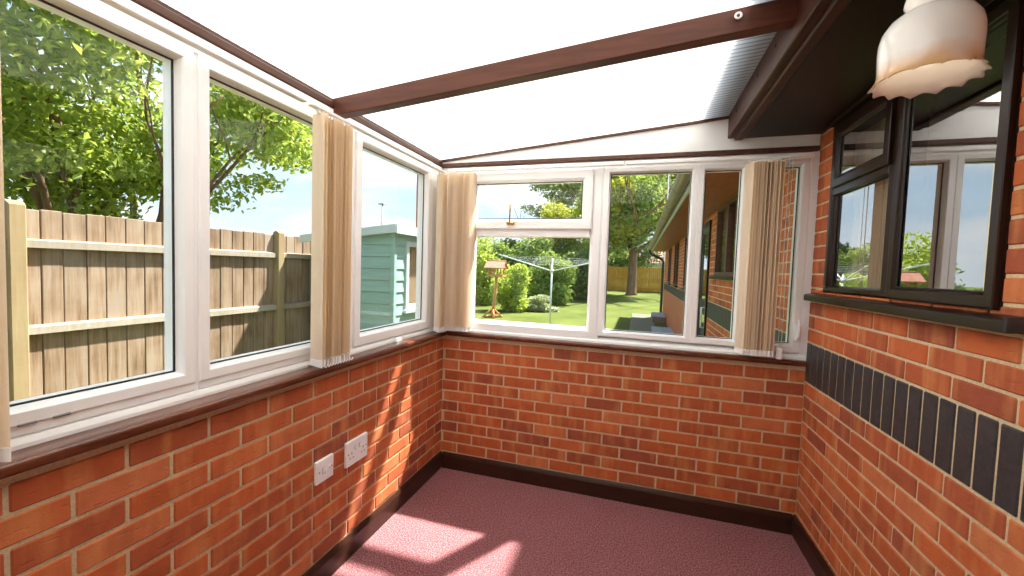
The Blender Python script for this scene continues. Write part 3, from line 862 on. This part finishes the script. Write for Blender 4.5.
# eaves outside
mb = MB().box((1.755, .17, 2.268), (W + .1, YE + .3, 2.285)); struct(mb.build('soffit_exterior', M['ext_soffit']), 'stained soffit outside along the bungalow', 'soffit')
mb = MB().box((1.735, .17, 2.255), (1.757, YE + .3, 2.40), bev=.003); struct(mb.build('fascia_exterior', M['white_fascia']), 'pale fascia board behind the gutter', 'fascia')
gt = thing('gutter', 'grey brown half-round gutter along the bungalow eaves', 'gutter', (1.69, 7, 2.33))
mb = MB(); prof = [(1.675 + .066 * math.cos(a), 2.362 + .066 * math.sin(a)) for a in [PI + PI * k / 10 for k in range(11)]]
prof2 = [(1.675 + .061 * math.cos(a), 2.362 + .061 * math.sin(a)) for a in [2 * PI - PI * k / 10 for k in range(11)]]
mb.prism([(x, .2, z) for x, z in prof + prof2], (0, YE + .1, 0)); mb.build('channel', M['gutter'], gt)
y = .9
while y < YE:
    mb = MB(); p3 = [(1.675 + .070 * math.cos(a), 2.362 + .070 * math.sin(a)) for a in [PI + PI * k / 10 for k in range(11)]]
    p4 = [(1.675 + .0665 * math.cos(a), 2.362 + .0665 * math.sin(a)) for a in [2 * PI - PI * k / 10 for k in range(11)]]
    mb.prism([(x, y, z) for x, z in p3 + p4], (0, .04, 0)); mb.build('bracket', M['gutter'], gt); y += 1.1
dp = thing('downpipe', 'black downpipe at the far corner of the bungalow', 'pipe', (2.16, 13.2, GZ))
MB().tube([(1.68, 13.2, 2.288), (1.68, 13.2, 2.2), (1.76, 13.2, 2.12), (2.08, 13.2, 1.98), (2.15, 13.2, 1.88), (2.15, 13.2, GZ + .12), (2.10, 13.2, GZ + .03)], .045, 12).build('pipe', M['black_pipe'], dp)
for z in (.4, 1.5): MB().tube([(2.15, 13.2, z), (2.15, 13.2, z + .05)], .056, 12).build('clip', M['black_pipe'], dp)
# bungalow roof
mb = MB(); e = .03
mb.prism([(1.66, YB - 3, 2.415), (6.2, YB - 3, 4.6), (6.2, YB - 3, 4.66), (1.66, YB - 3, 2.475)], (0, YE + .35 - YB + 3, 0))
struct(mb.build('roof_bungalow', M['tile']), 'brown tiled bungalow roof', 'roof')

# --- left timber fence
FX = -2.2
fence = thing('timber_fence', 'weathered close-boarded timber fence behind the left windows', 'fence', (FX, -1, GZ))
posts = [-5.0, -3.17, -1.21, .64, 2.48, 4.3]
posts = [-3.05, -1.21, .63, 2.46]
r = random.Random(21)
for yy in posts:
    mb = MB(); mb.bevbox((FX - .02, yy - .038, GZ), (FX + .058, yy + .038, 1.735), .006, 0, r.random())
    mb.prism([(FX - .016, yy - .036, 1.735), (FX + .054, yy - .036, 1.735), (FX + .02, yy - .036, 1.755)], (0, .072, 0), 0, .7)
    mb.build('fence_post', M['fence_post'], fence)
for a, b in zip(posts[:-1], posts[1:]):
    mb = MB(); y = a - .02
    y = a
    while y < b - .01:
        w = r.uniform(.098, .122); e = min(y + w, b)
        mb.bevbox((FX - .018 + r.uniform(-.003, .003), y + .003, GZ + .05), (FX + .0 + r.uniform(-.003, .003), e - .003, 1.715 + r.uniform(-.006, .006)), .003, 0, r.random()); y = e
    pn = mb.build('board_panel', M['fence_wood'], fence)
    for z in (1.515, .99, .42):
        mb = MB(); mb.prism([(FX + .0, a + .04, z - .035), (FX + .04, a + .04, z - .032), (FX + .04, a + .04, z + .012), (FX, a + .04, z + .022)], (0, b - a - .08, 0), 0, r.random())
        mb.build('rail', M['fence_rail'], pn)

# --- teal shed
sx0, sx1, sy0, sy1 = -1.95, -1.05, .95, 2.75
shed = thing('garden_shed', 'teal painted wooden garden shed behind the third left window', 'shed', ((sx0 + sx1) / 2, (sy0 + sy1) / 2, GZ))
RS = lambda x: 1.70 + (x - sx0) * .10
def clad(F, u0, u1, v0, v1f, holes=()):
    mb = MB(); z = v0
    while z < 1.9:
        for (a, b) in ([(u0, u1)] if not any(z + .06 > g0 and z + .06 < g1 for (_, _, g0, g1) in holes) else [(u0, holes[0][0]), (holes[0][1], u1)]):
            za, zb = min(z + .118, v1f(a)), min(z + .118, v1f(b))
            if za <= z + .01 and zb <= z + .01: continue
            za = max(za, z + .005); zb = max(zb, z + .005)
            vs = [F(a, z, .016), F(b, z, .016), F(b, zb, .004), F(a, za, .004), F(a, z, -.02), F(b, z, -.02), F(b, zb, -.02), F(a, za, -.02)]
            mb.add(vs, [(0, 1, 2, 3), (5, 4, 7, 6), (0, 4, 5, 1), (3, 2, 6, 7), (0, 3, 7, 4), (1, 5, 6, 2)])
        z += .12
    return mb
clad(lambda u, v, d: (u, sy0 - d, v), sx0, sx1, GZ, RS).build('end_cladding', M['shed_paint'], shed)
SH = [(sy0 + .20, sy0 + .88, .98, 1.70)]
clad(lambda u, v, d: (sx1 + d, u, v), sy0, sy1, GZ, lambda u: RS(sx1), SH).build('side_cladding', M['shed_paint'], shed)
clad(lambda u, v, d: (u, sy1 + d, v), sx0, sx1, GZ, RS).build('end_cladding', M['shed_paint'], shed)
clad(lambda u, v, d: (sx0 - d, u, v), sy0, sy1, GZ, lambda u: RS(sx0)).build('side_cladding', M['shed_paint'], shed)
for xx, yy in ((sx1 + .002, sy0 - .002), (sx0, sy0 - .002), (sx1 + .002, sy1)):
    MB().bevbox((xx - .028, yy - .022, GZ), (xx + .022, yy + .028, RS(xx) - .005), .004).build('corner_trim', M['shed_paint'], shed)
mb = MB(); mb.prism([(sx0 - .16, sy0 - .10, RS(sx0 - .16) + .0), (sx1 + .08, sy0 - .10, RS(sx1 + .08)), (sx1 + .08, sy0 - .10, RS(sx1 + .08) + .045), (sx0 - .16, sy0 - .10, RS(sx0 - .16) + .045)], (0, sy1 - sy0 + .2, 0)); mb.build('roof', M['shed_trim'], shed)
mb = MB(); mb.prism([(sx0 - .17, sy0 - .115, RS(sx0 - .17) - .03), (sx1 + .09, sy0 - .115, RS(sx1 + .09) - .03), (sx1 + .09, sy0 - .115, RS(sx1 + .09) + .05), (sx0 - .17, sy0 - .115, RS(sx0 - .17) + .05)], (0, .018, 0)); mb.build('fascia', M['shed_trim'], shed)
MB().box((sx1 + .08, sy0 - .1, RS(sx1) - .03), (sx1 + .098, sy1 + .1, RS(sx1) + .062)).build('fascia', M['shed_trim'], shed)
GS = lambda u, v, d: (sx1 + .01 + d, u, v)
h = SH[0]
wfm = MB().ring(GS, h[0], h[1], h[2], h[3], [(0, -.03), (0, .02), (.05, .02), (.05, -.03)]).build('window_frame', M['shed_trim'], shed)
p = MB(); p.box(GS(h[0] + .04, h[2] + .04, -.012), GS(h[1] - .04, h[3] - .04, -.008)); p.build('pane', M['glass'], wfm)
MB().box((sx1 + .0, h[0] - .03, h[2] - .04), (sx1 + .05, h[1] + .03, h[2]), bev=.004).build('window_sill', M['shed_trim'], shed)
MB().box((sx1 - .075, h[0] + .02, h[2] - .1), (sx1 - .06, h[1] - .02, h[3] + .0)).build('inner_board', M['shed_dark'], shed)

# --- street lamp
sl = thing('street_lamp', 'slim grey street lamp rising above the shed roof', 'street lamp', (-21.45, 30, GZ))
MB().tube([(-21.45, 30, GZ), (-21.45, 30, 3), (-21.45, 30, 6.9)], [.11, .09, .06], 10).build('pole', M['lamp_metal'], sl)
MB().bevbox((-21.85, 29.85, 6.92), (-21.25, 30.15, 7.06), .06).build('lamp_head', M['lamp_metal'], sl)

# --- brick chimney (neighbour)
ch = thing('brick_chimney', 'red brick chimney stack standing behind the shed roof', 'chimney', (-6.85, 12, GZ))
FC = lambda u, v, d: (u, 12 - d, v)
mb = brickwork(FC, -7.32, -6.4, GZ, 96, 0, r=random.Random(31)); mb.box((-7.32, 12.0, GZ), (-6.4, 12.7, 7.05), 2)
FCR = lambda u, v, d: (-7.32 - d, u, v)
mb2 = brickwork(FCR, 12.0, 12.7, GZ, 96, .1, r=random.Random(32)); mb.add(mb2.v, mb2.f, 0)
mb.build('stack', BR, ch); MB().bevbox((-7.4, 11.92, 7.03), (-6.32, 12.78, 7.15), .02).build('cap', M['slab_side'], ch)

# --- bird table
bx, by = -3.08, 9.8
bt = thing('bird_table', 'wooden bird table with pitched roof on the lawn edge', 'bird table', (bx, by, GZ))
tilt = .09
MB().tube([(bx - .07, by, GZ + .02), (bx - .01, by, .6), (bx + .03, by, 1.17)], [.055, .048, .045], 12).build('pole', M['bird_wood'], bt)
for k in range(4):
    a = k * PI / 2 + .5
    c, s_ = math.cos(a), math.sin(a)
    mb = MB(); mb.tube([(bx - .07 + c * .30, by + s_ * .30, GZ + .025), (bx - .065 + c * .05, by + s_ * .05, GZ + .26)], .028, 6); mb.tube([(bx - .07, by, GZ + .03), (bx - .07 + c * .34, by + s_ * .34, GZ + .03)], .03, 6)
    mb.build('foot', M['bird_wood'], bt)
MB().bevbox((bx - .27, by - .21, 1.17), (bx + .29, by + .21, 1.20), .006).box((bx - .27, by - .21, 1.2), (bx - .25, by + .21, 1.24)).box((bx + .27, by - .21, 1.2), (bx + .29, by + .21, 1.24)).box((bx - .27, by - .21, 1.2), (bx + .29, by - .19, 1.24)).build('platform', M['bird_wood'], bt)
for dx in (-.2, 0.01, .22):
    for dy in (-.16, .16):
        MB().bevbox((bx + dx - .018, by + dy - .018, 1.2), (bx + dx + .018, by + dy + .018, 1.47), .004).build('post', M['bird_wood'], bt)
mb = MB(); x0, x1 = bx - .30, bx + .33
for sgn in (-1, 1):
    mb.prism([(x0, by + sgn * .30, 1.43), (x0, by + sgn * .30, 1.46), (x0, by, 1.69), (x0, by, 1.66)], (x1 - x0, 0, 0))
mb.tube([(x0 - .01, by, 1.685), (x1 + .01, by, 1.685)], .02, 8)
mb.prism([(x0 + .03, by - .26, 1.455), (x0 + .03, by + .26, 1.455), (x0 + .03, by, 1.655)], (.015, 0, 0)); mb.prism([(x1 - .045, by - .26, 1.455), (x1 - .045, by + .26, 1.455), (x1 - .045, by, 1.655)], (.015, 0, 0))
mb.build('roof', M['bird_roof'], bt)

# --- rotary clothes line
rx, ry = -.675, 7.0
rl = thing('rotary_clothes_line', 'pale rotary clothes line with raised arms on the lawn', 'clothes line', (rx, ry, GZ))
MB().tube([(rx, ry, GZ), (rx, ry, 1.55)], .022, 12).build('pole', M['white_metal'], rl)
MB().tube([(rx, ry, 1.38), (rx, ry, 1.46)], .045, 12).build('hub', M['white_metal'], rl)
tips = []
for az in (187, 276, 4, 101):
    a = math.radians(az); c, s_ = math.cos(a), math.sin(a)
    tip = (rx + 1.32 * c, ry + 1.32 * s_, 1.74 + (.05 if az == 187 else 0)); tips.append(Vector(tip))
    MB().tube([(rx + .03 * c, ry + .03 * s_, 1.43), tip], .014, 8).build('arm', M['white_metal'], rl)
hub = Vector((rx, ry, 1.43))
for f in (.5, .62, .74, .86, .97):
    P = [hub.lerp(t_, f) for t_ in tips]
    pts = []
    for i in range(4):
        for k in range(6):
            q = P[i].lerp(P[(i + 1) % 4], k / 6); q.z -= .02 * math.sin(PI * k / 6); pts.append(q)
    MB().tube(pts + [P[0]], .0016, 5, cap=False).build('line', M['cord'], rl)

# --- foliage
def leaf_mesh(blobs, n, size, seed, hang=.3, shell=.55, gaps=0.0):
    """leaves spread through ellipsoid blobs; each leaf is a folded blade"""
    g = np.random.default_rng(seed)
    vol = np.array([b[3] * b[4] * b[5] for b in blobs]) ** .7; vol /= vol.sum()
    idx = g.choice(len(blobs), n, p=vol); B = np.array(blobs)[idx]
    d = g.normal(size=(n, 3)); d /= np.linalg.norm(d, axis=1)[:, None]
    rad = shell + (1 - shell) * g.random(n) ** .6
    rad *= 1 + .10 * g.normal(size=n)
    C = B[:, :3] + d * rad[:, None] * B[:, 3:6]
    if gaps:
        q = np.sin(C[:, 0] * 2.1 + 1.3 * np.sin(C[:, 2] * 2.7)) * np.sin(C[:, 1] * 2.3 + 1.1) * np.sin(C[:, 2] * 2.9 + C[:, 1])
        C = C[q < gaps]; n = len(C)
        d = d[:n]
    nrm = g.normal(size=(n, 3)) + np.array([0, 0, .9]); nrm /= np.linalg.norm(nrm, axis=1)[:, None]
    t = g.normal(size=(n, 3)); t[:, 2] -= hang * 2; t -= (t * nrm).sum(1)[:, None] * nrm; t /= np.linalg.norm(t, axis=1)[:, None]
    s = np.cross(nrm, t)
    L = size * (.65 + .7 * g.random(n)); Wd = L * .27
    base = C - t * L[:, None] * .5; tip = C + t * L[:, None] * .5 - nrm * (L * .12)[:, None]
    l1 = C + s * Wd[:, None] + nrm * (L * .10)[:, None]; r1 = C - s * Wd[:, None] + nrm * (L * .10)[:, None]
    V = np.stack([base, l1, tip, r1], 1).reshape(-1, 3)
    i = np.arange(n) * 4
    F = np.stack([np.stack([i, i + 1, i + 2], 1), np.stack([i, i + 2, i + 3], 1)], 1).reshape(-1, 3)
    tone = np.repeat(np.clip(g.normal(.5, .24, n), 0, 1), 2)
    return V, F, tone
def foliage(name, parent, mat, *a, **k):
    V, F, tone = leaf_mesh(*a, **k)
    o3 = np.array(root_origin(parent))
    me = bpy.data.meshes.new(name)
    me.from_pydata((V - o3).tolist(), [], F.tolist()); me.materials.append(M[mat])
    at = me.attributes.new('tone', 'FLOAT', 'FACE'); at.data.foreach_set('value', tone.tolist())
    ob = bpy.data.objects.new(name, me); COL.objects.link(ob); ob.parent = parent
    return ob
def branches(mb, start, d, length, rad, depth, r, spread=.6, n=3):
    p = Vector(start); pts = [p.copy()]; rr = [rad]; dv = Vector(d).normalized()
    for i in range(4):
        dv = (dv + Vector((r.uniform(-.18, .18), r.uniform(-.18, .18), r.uniform(-.05, .12)))).normalized()
        p = p + dv * length / 4; pts.append(p.copy()); rr.append(rad * (1 - .12 * (i + 1)))
    mb.tube(pts, rr, 7)
    if depth > 0:
        for k in range(n):
            q = pts[2 + k % 3]
            nd = (dv + Vector((r.uniform(-1, 1), r.uniform(-1, 1), r.uniform(-.3, .6))) * spread).normalized()
            branches(mb, q, nd, length * .72, rad * .55, depth - 1, r, spread, n)

# large leafy tree behind the fence
tx, ty = -4.5, .35
tree = thing('leafy_tree', 'large bright green leafy tree overhanging the left fence', 'tree', (tx, ty, GZ))
r = random.Random(41); mb = MB()
for dx, dy, dz in ((-.1, -.35, 1), (.12, .15, 1), (.0, .55, 1), (.3, -.1, .9)):
    branches(mb, (tx + r.uniform(-.12, .12), ty + r.uniform(-.15, .15), GZ - .05), (dx, dy, dz * 2), 2.5, .06, 3, r, .7, 3)
mb.build('trunk', M['bark'], tree)
blobs = []
for k in range(46):
    a = r.uniform(0, 2 * PI); q = math.sqrt(r.random()); zz = r.uniform(2.1, 5.8)
    wid = 2.0 * (1 - max(0, (zz - 4.6)) / 2.2) * (.75 + .25 * min(1, (zz - 1.4) / 1.2))
    blobs.append((tx + .15 + wid * .9 * q * math.cos(a), ty + .1 + wid * 1.12 * q * math.sin(a) - .15, zz, r.uniform(.4, .75), r.uniform(.45, .8), r.uniform(.28, .5)))
for k in range(26):
    blobs.append((tx + r.uniform(-1.2, .9), r.uniform(-2.2, 1.0), r.uniform(1.75, 3.0), r.uniform(.35, .6), r.uniform(.35, .6), r.uniform(.22, .4)))
for c in ((-3.7, 2.3, 3.5, .5, .5, .25), (-3.8, 2.65, 3.1, .4, .3, .16), (-3.6, 2.0, 3.0, .5, .4, .18), (-3.7, 1.75, 2.5, .4, .25, .14), (-3.6, 2.4, 4.1, .5, .6, .35), (-3.5, 1.5, 3.3, .5, .5, .3)): blobs.append(c)
foliage('foliage', tree, 'leaf_bright', blobs, 46000, .088, 5, hang=.35, shell=.3)

def tree_(name, label, cat, base, blobs, n, size, mat, seed, trunk=None, hang=.2, shell=.5, group=None, second=None, trad=.3, theight=None):
    root = thing(name, label, cat, base, group)
    if trunk:
        r = random.Random(seed); mb = MB()
        h = theight or trunk
        mb.tube([(base[0], base[1], base[2] - .1), (base[0], base[1], base[2] + .15), (base[0] + .02, base[1], base[2] + h * .5), (base[0], base[1], base[2] + h)], [trad * 1.5, trad * 1.1, trad * .9, trad * .8], 12)
        for k in range(7):
            a = k * 2.4
            branches(mb, (base[0], base[1], base[2] + h * (.75 + .04 * k)), (math.cos(a), math.sin(a), .7), h * .9, trad * .45, 2, r, .6, 3)
        mb.build('trunk', M['bark'], root)
    foliage('foliage', root, mat, blobs, n, size, seed, hang=hang, shell=shell)
    if second: foliage('foliage', root, second[0], second[1], second[2], size, seed + 50, hang=hang, shell=shell)
    return root
def clump(cx, cy, cz, rx_, ry_, rz_, n, seed, k=.45):
    r = random.Random(seed); out = []
    for i in range(n):
        while True:
            x, y, z = r.uniform(-1, 1), r.uniform(-1, 1), r.uniform(-1, 1)
            if x * x + y * y + z * z < 1: break
        s = r.uniform(.7, 1.2) * k
        out.append((cx + x * rx_ * .8, cy + y * ry_ * .8, cz + z * rz_ * .85, rx_ * s, ry_ * s, rz_ * s * .8))
    return out
gz = ground_z
# round light green bush behind the bird table
tree_('garden_bush', 'rounded light green bush right behind the bird table', 'bush', (-3.3, 12, gz(12)), clump(-3.3, 12, .75, .85, .8, 1.0, 16, 1), 5200, .13, 'leaf_light', 61)
tree_('garden_bush', 'tall pale green bush at the left edge behind the bird table', 'bush', (-5.6, 14, gz(14)), clump(-5.4, 14, 1.35, 1.5, 1.0, 1.6, 18, 2), 5200, .16, 'leaf_light', 62)
tree_('garden_bush', 'broad mid green bush behind the clothes line pole', 'bush', (-2.7, 15.5, gz(15.5)), clump(-2.7, 15.5, .95, 1.25, .9, 1.3, 18, 3), 5200, .15, 'leaf_mid', 63)
tree_('low_shrub', 'low silvery shrub at the foot of the garden bushes', 'shrub', (-2.3, 12.6, gz(12.6)), clump(-2.2, 12.6, .1, .75, .5, .38, 10, 4), 2000, .12, 'leaf_silver', 64)
tree_('garden_bush', 'dark green bush behind the right arm of the clothes line', 'bush', (-1.5, 18.0, gz(18)), clump(-1.5, 18.0, 1.15, 1.2, .9, 1.5, 18, 5), 5200, .17, 'leaf_dark', 65)
tree_('tall_hedge', 'tall mixed green hedge across the end of the garden', 'hedge', (-5.5, 19.3, gz(19.3)), clump(-7.6, 19.3, 1.5, 2.7, .7, 1.9, 18, 6, .4) + clump(-4.0, 19.3, 1.4, 2.2, .7, 1.8, 18, 7, .4), 11000, .2, 'leaf_mid', 66)
tree_('garden_tree', 'yellow green tree crown in the middle behind the hedge', 'tree', (-4.6, 27, gz(27)), clump(-4.4, 27, 4.9, 2.3, 1.4, 1.5, 16, 8, .42), 6000, .2, 'leaf_yellow', 67, trunk=2.4, trad=.16, second=('leaf_mid', clump(-3.1, 27, 2.8, 2.6, 1.1, 1.6, 16, 21, .42), 5200))
# grey-green pine with open layered branches
pine = thing('pine_tree', 'grey green pine with open layered branches behind the hedge', 'tree', (-3.3, 34, gz(34)))
r = random.Random(71); mb = MB(); bl = []
mb.tube([(-3.3, 34, gz(34) - .1), (-3.2, 34, 5), (-3.3, 34, 10), (-3.2, 34, 14)], [.42, .34, .25, .1], 10)
for k in range(26):
    z = 5.4 + k * .34; a = r.uniform(0, 2 * PI) if k % 3 else PI + r.uniform(-.4, .4); L = r.uniform(3.0, 5.6)
    c, s_ = math.cos(a), math.sin(a); up = r.uniform(-.1, .5)
    mb.tube([(-3.3, 34, z), (-3.3 + c * L * .5, 34 + s_ * L * .5, z + .3), (-3.3 + c * L, 34 + s_ * L, z + up)], [.10, .06, .03], 6)
    for q in (.3, .5, .65, .8, .97): bl.append((-3.3 + c * L * q + r.uniform(-.4, .4), 34 + s_ * L * q + r.uniform(-.4, .4), z + .3 + r.uniform(-.25, .3), .95, .95, .42))
mb.build('trunk', M['bark'], pine)
foliage('foliage', pine, 'leaf_pine', bl, 13000, .30, 72, hang=.1, shell=.2)
# big tree with visible trunk before the far fence
bx2, by2 = .95, 22.0
tree_('garden_tree', 'large tree with a thick trunk before the golden far fence', 'tree', (bx2, by2, gz(by2)), clump(.6, 22, 5.4, 3.0, 2.2, 2.9, 34, 9, .4) + clump(-.3, 22.6, 3.0, 1.6, 1.2, 1.5, 12, 19, .4), 14000, .22, 'leaf_mid', 68, trunk=3.2, trad=.26,
      second=('leaf_yellow', clump(.3, 21.2, 5.2, 2.8, 1.6, 2.7, 22, 10, .3), 6000))
tree_('garden_tree', 'tall dark tree filling the gap beside the bungalow gutter', 'tree', (4.2, 30, gz(30)), clump(3.4, 30, 7.0, 3.6, 2.4, 3.4, 24, 11, .4), 8000, .3, 'leaf_mid', 69, trunk=4, trad=.3)
tree_('garden_tree', 'dark green tree behind the left end of the hedge', 'tree', (-9.8, 28, gz(28)), clump(-8.2, 28, 2.6, 2.6, 1.5, 1.6, 14, 12, .45), 4200, .26, 'leaf_dark', 73)

tree_('garden_tree', 'mid green bushy tree filling the view behind the golden far fence', 'tree', (.9, 29.8, gz(29.8)), clump(.7, 29.8, 2.2, 2.0, 1.2, 1.9, 14, 20, .42), 4200, .22, 'leaf_mid', 75)
# --- far golden fence
ff = thing('garden_fence', 'golden brown panel fence at the end of the lawn', 'fence', (1.0, 25, gz(25)))
r = random.Random(81); x = -4.2
while x < 5.4:
    mb = MB(); y = x
    while y < x + 1.8: mb.bevbox((y + .004, 25 - .01, gz(25) - .02), (min(y + .12, x + 1.8) - .004, 25 + .012, 1.78), .004, 0, r.random()); y += .12
    pn = mb.build('fence_panel', M['far_fence'], ff)
    for z in (.5, 1.05, 1.6): MB().box((x, 24.95, z - .04), (x + 1.8, 24.99, z + .04), 0, .6).build('rail', M['far_fence'], pn)
    MB().bevbox((x - .05, 24.93, gz(25) - .05), (x + .05, 25.05, 1.82), .006).build('fence_post', M['far_fence'], ff)
    x += 1.8
# --- neighbour's roof beyond
nh = thing('neighbour_house', 'pinkish tiled roof of the house beyond the far fence', 'house', (3, 36, gz(36)))
MB().box((.9, 36, gz(36) - .2), (7.5, 41, 2.3)).build('wall', M['white_wall'], nh)
mb = MB(); mb.prism([(.6, 35.7, 2.3), (7.8, 35.7, 2.3), (7.8, 38.5, 4.2), (2.6, 38.5, 4.2)], (0, 0, .06)); mb.prism([(.6, 41.3, 2.3), (7.8, 41.3, 2.3), (7.8, 38.5, 4.2), (2.6, 38.5, 4.2)], (0, 0, .06)); mb.prism([(.6, 35.7, 2.3), (.6, 41.3, 2.3), (2.6, 38.5, 4.2)], (0, 0, .06)); mb.build('roof', M['pink_tile'], nh)
MB().box((.6, 35.62, 2.12), (7.8, 35.7, 2.34)).build('fascia', M['white_fascia'], nh)
# --- slim aerial mast
am = thing('aerial_mast', 'slim white mast rising above the far end of the bungalow gutter', 'mast', (2.42, 17.5, gz(17.5)))
MB().tube([(2.42, 17.5, gz(17.5)), (2.42, 17.5, 7.2)], .022, 8).build('pole', M['white_metal'], am)
# distant backdrop hedges left, behind fence and shed
tree_('distant_hedge', 'low line of trees far beyond the shed', 'hedge', (-30, 34, 0), clump(-30, 44, .2, 14, 2, 1.5, 26, 14, .3), 5000, .5, 'leaf_dark', 74)

# ------------------------------------------------------------------ light
sun = bpy.data.lights.new('sun', 'SUN'); sun.energy = 7.4; sun.angle = math.radians(1.6); sun.color = (1, .97, .91)
so = bpy.data.objects.new('sun', sun); COL.objects.link(so)
so.rotation_euler = Vector((-.385, -.63, -1.08)).to_track_quat('-Z', 'Y').to_euler()

w = bpy.data.worlds.new('World'); scene.world = w; w.use_nodes = True
nt = w.node_tree; nt.nodes.clear()
out = nt.nodes.new('ShaderNodeOutputWorld'); bg = nt.nodes.new('ShaderNodeBackground')
tc = nt.nodes.new('ShaderNodeTexCoord')
sx = nt.nodes.new('ShaderNodeSeparateXYZ'); nt.links.new(tc.outputs['Generated'], sx.inputs[0])
sky = ramp(nt, sx.outputs['Z'], [(.0, (.72, .84, .93)), (.25, (.47, .69, .92)), (1, (.25, .48, .85))])
mp = nt.nodes.new('ShaderNodeMapping'); mp.inputs['Scale'].default_value = (1.6, 1.6, 5.5); nt.links.new(tc.outputs['Generated'], mp.inputs['Vector'])
cl = ramp(nt, noise(nt, mp.outputs['Vector'], 2.1, 6, .55), [(.44, (0, 0, 0)), (.66, (.9, .9, .9))])
col = mixc(nt, cl, sky, (1.0, 1.0, 1.0))
nt.links.new(col, bg.inputs['Color']); bg.inputs['Strength'].default_value = .52
nt.links.new(bg.outputs[0], out.inputs['Surface'])

# ------------------------------------------------------------------ camera
cam = bpy.data.cameras.new('camera'); co = bpy.data.objects.new('camera', cam); COL.objects.link(co)
f = 408.929; cam.sensor_width = 36; cam.lens = 36 * f / 1024; cam.clip_start = .02; cam.clip_end = 300
yaw, pitch, roll = -.2988, -.0477, .0331
fw = Vector((math.sin(yaw) * math.cos(pitch), math.cos(yaw) * math.cos(pitch), math.sin(pitch)))
rt_ = Vector((math.cos(yaw), -math.sin(yaw), 0)); up_ = rt_.cross(fw)
r2 = rt_ * math.cos(roll) + up_ * math.sin(roll); u2 = -rt_ * math.sin(roll) + up_ * math.cos(roll)
mw = Matrix(((r2.x, u2.x, -fw.x, 1.314), (r2.y, u2.y, -fw.y, -2.6416), (r2.z, u2.z, -fw.z, 1.4527), (0, 0, 0, 1)))
co.matrix_world = mw
scene.camera = co

scene.view_settings.view_transform = 'Standard'; scene.view_settings.look = 'None'
scene.view_settings.gamma = 1; scene.view_settings.exposure = 1.45
scene.view_settings.use_curve_mapping = False
scene.cycles.max_bounces = 12; scene.cycles.diffuse_bounces = 6; scene.cycles.transparent_max_bounces = 24
scene.cycles.use_denoising = True
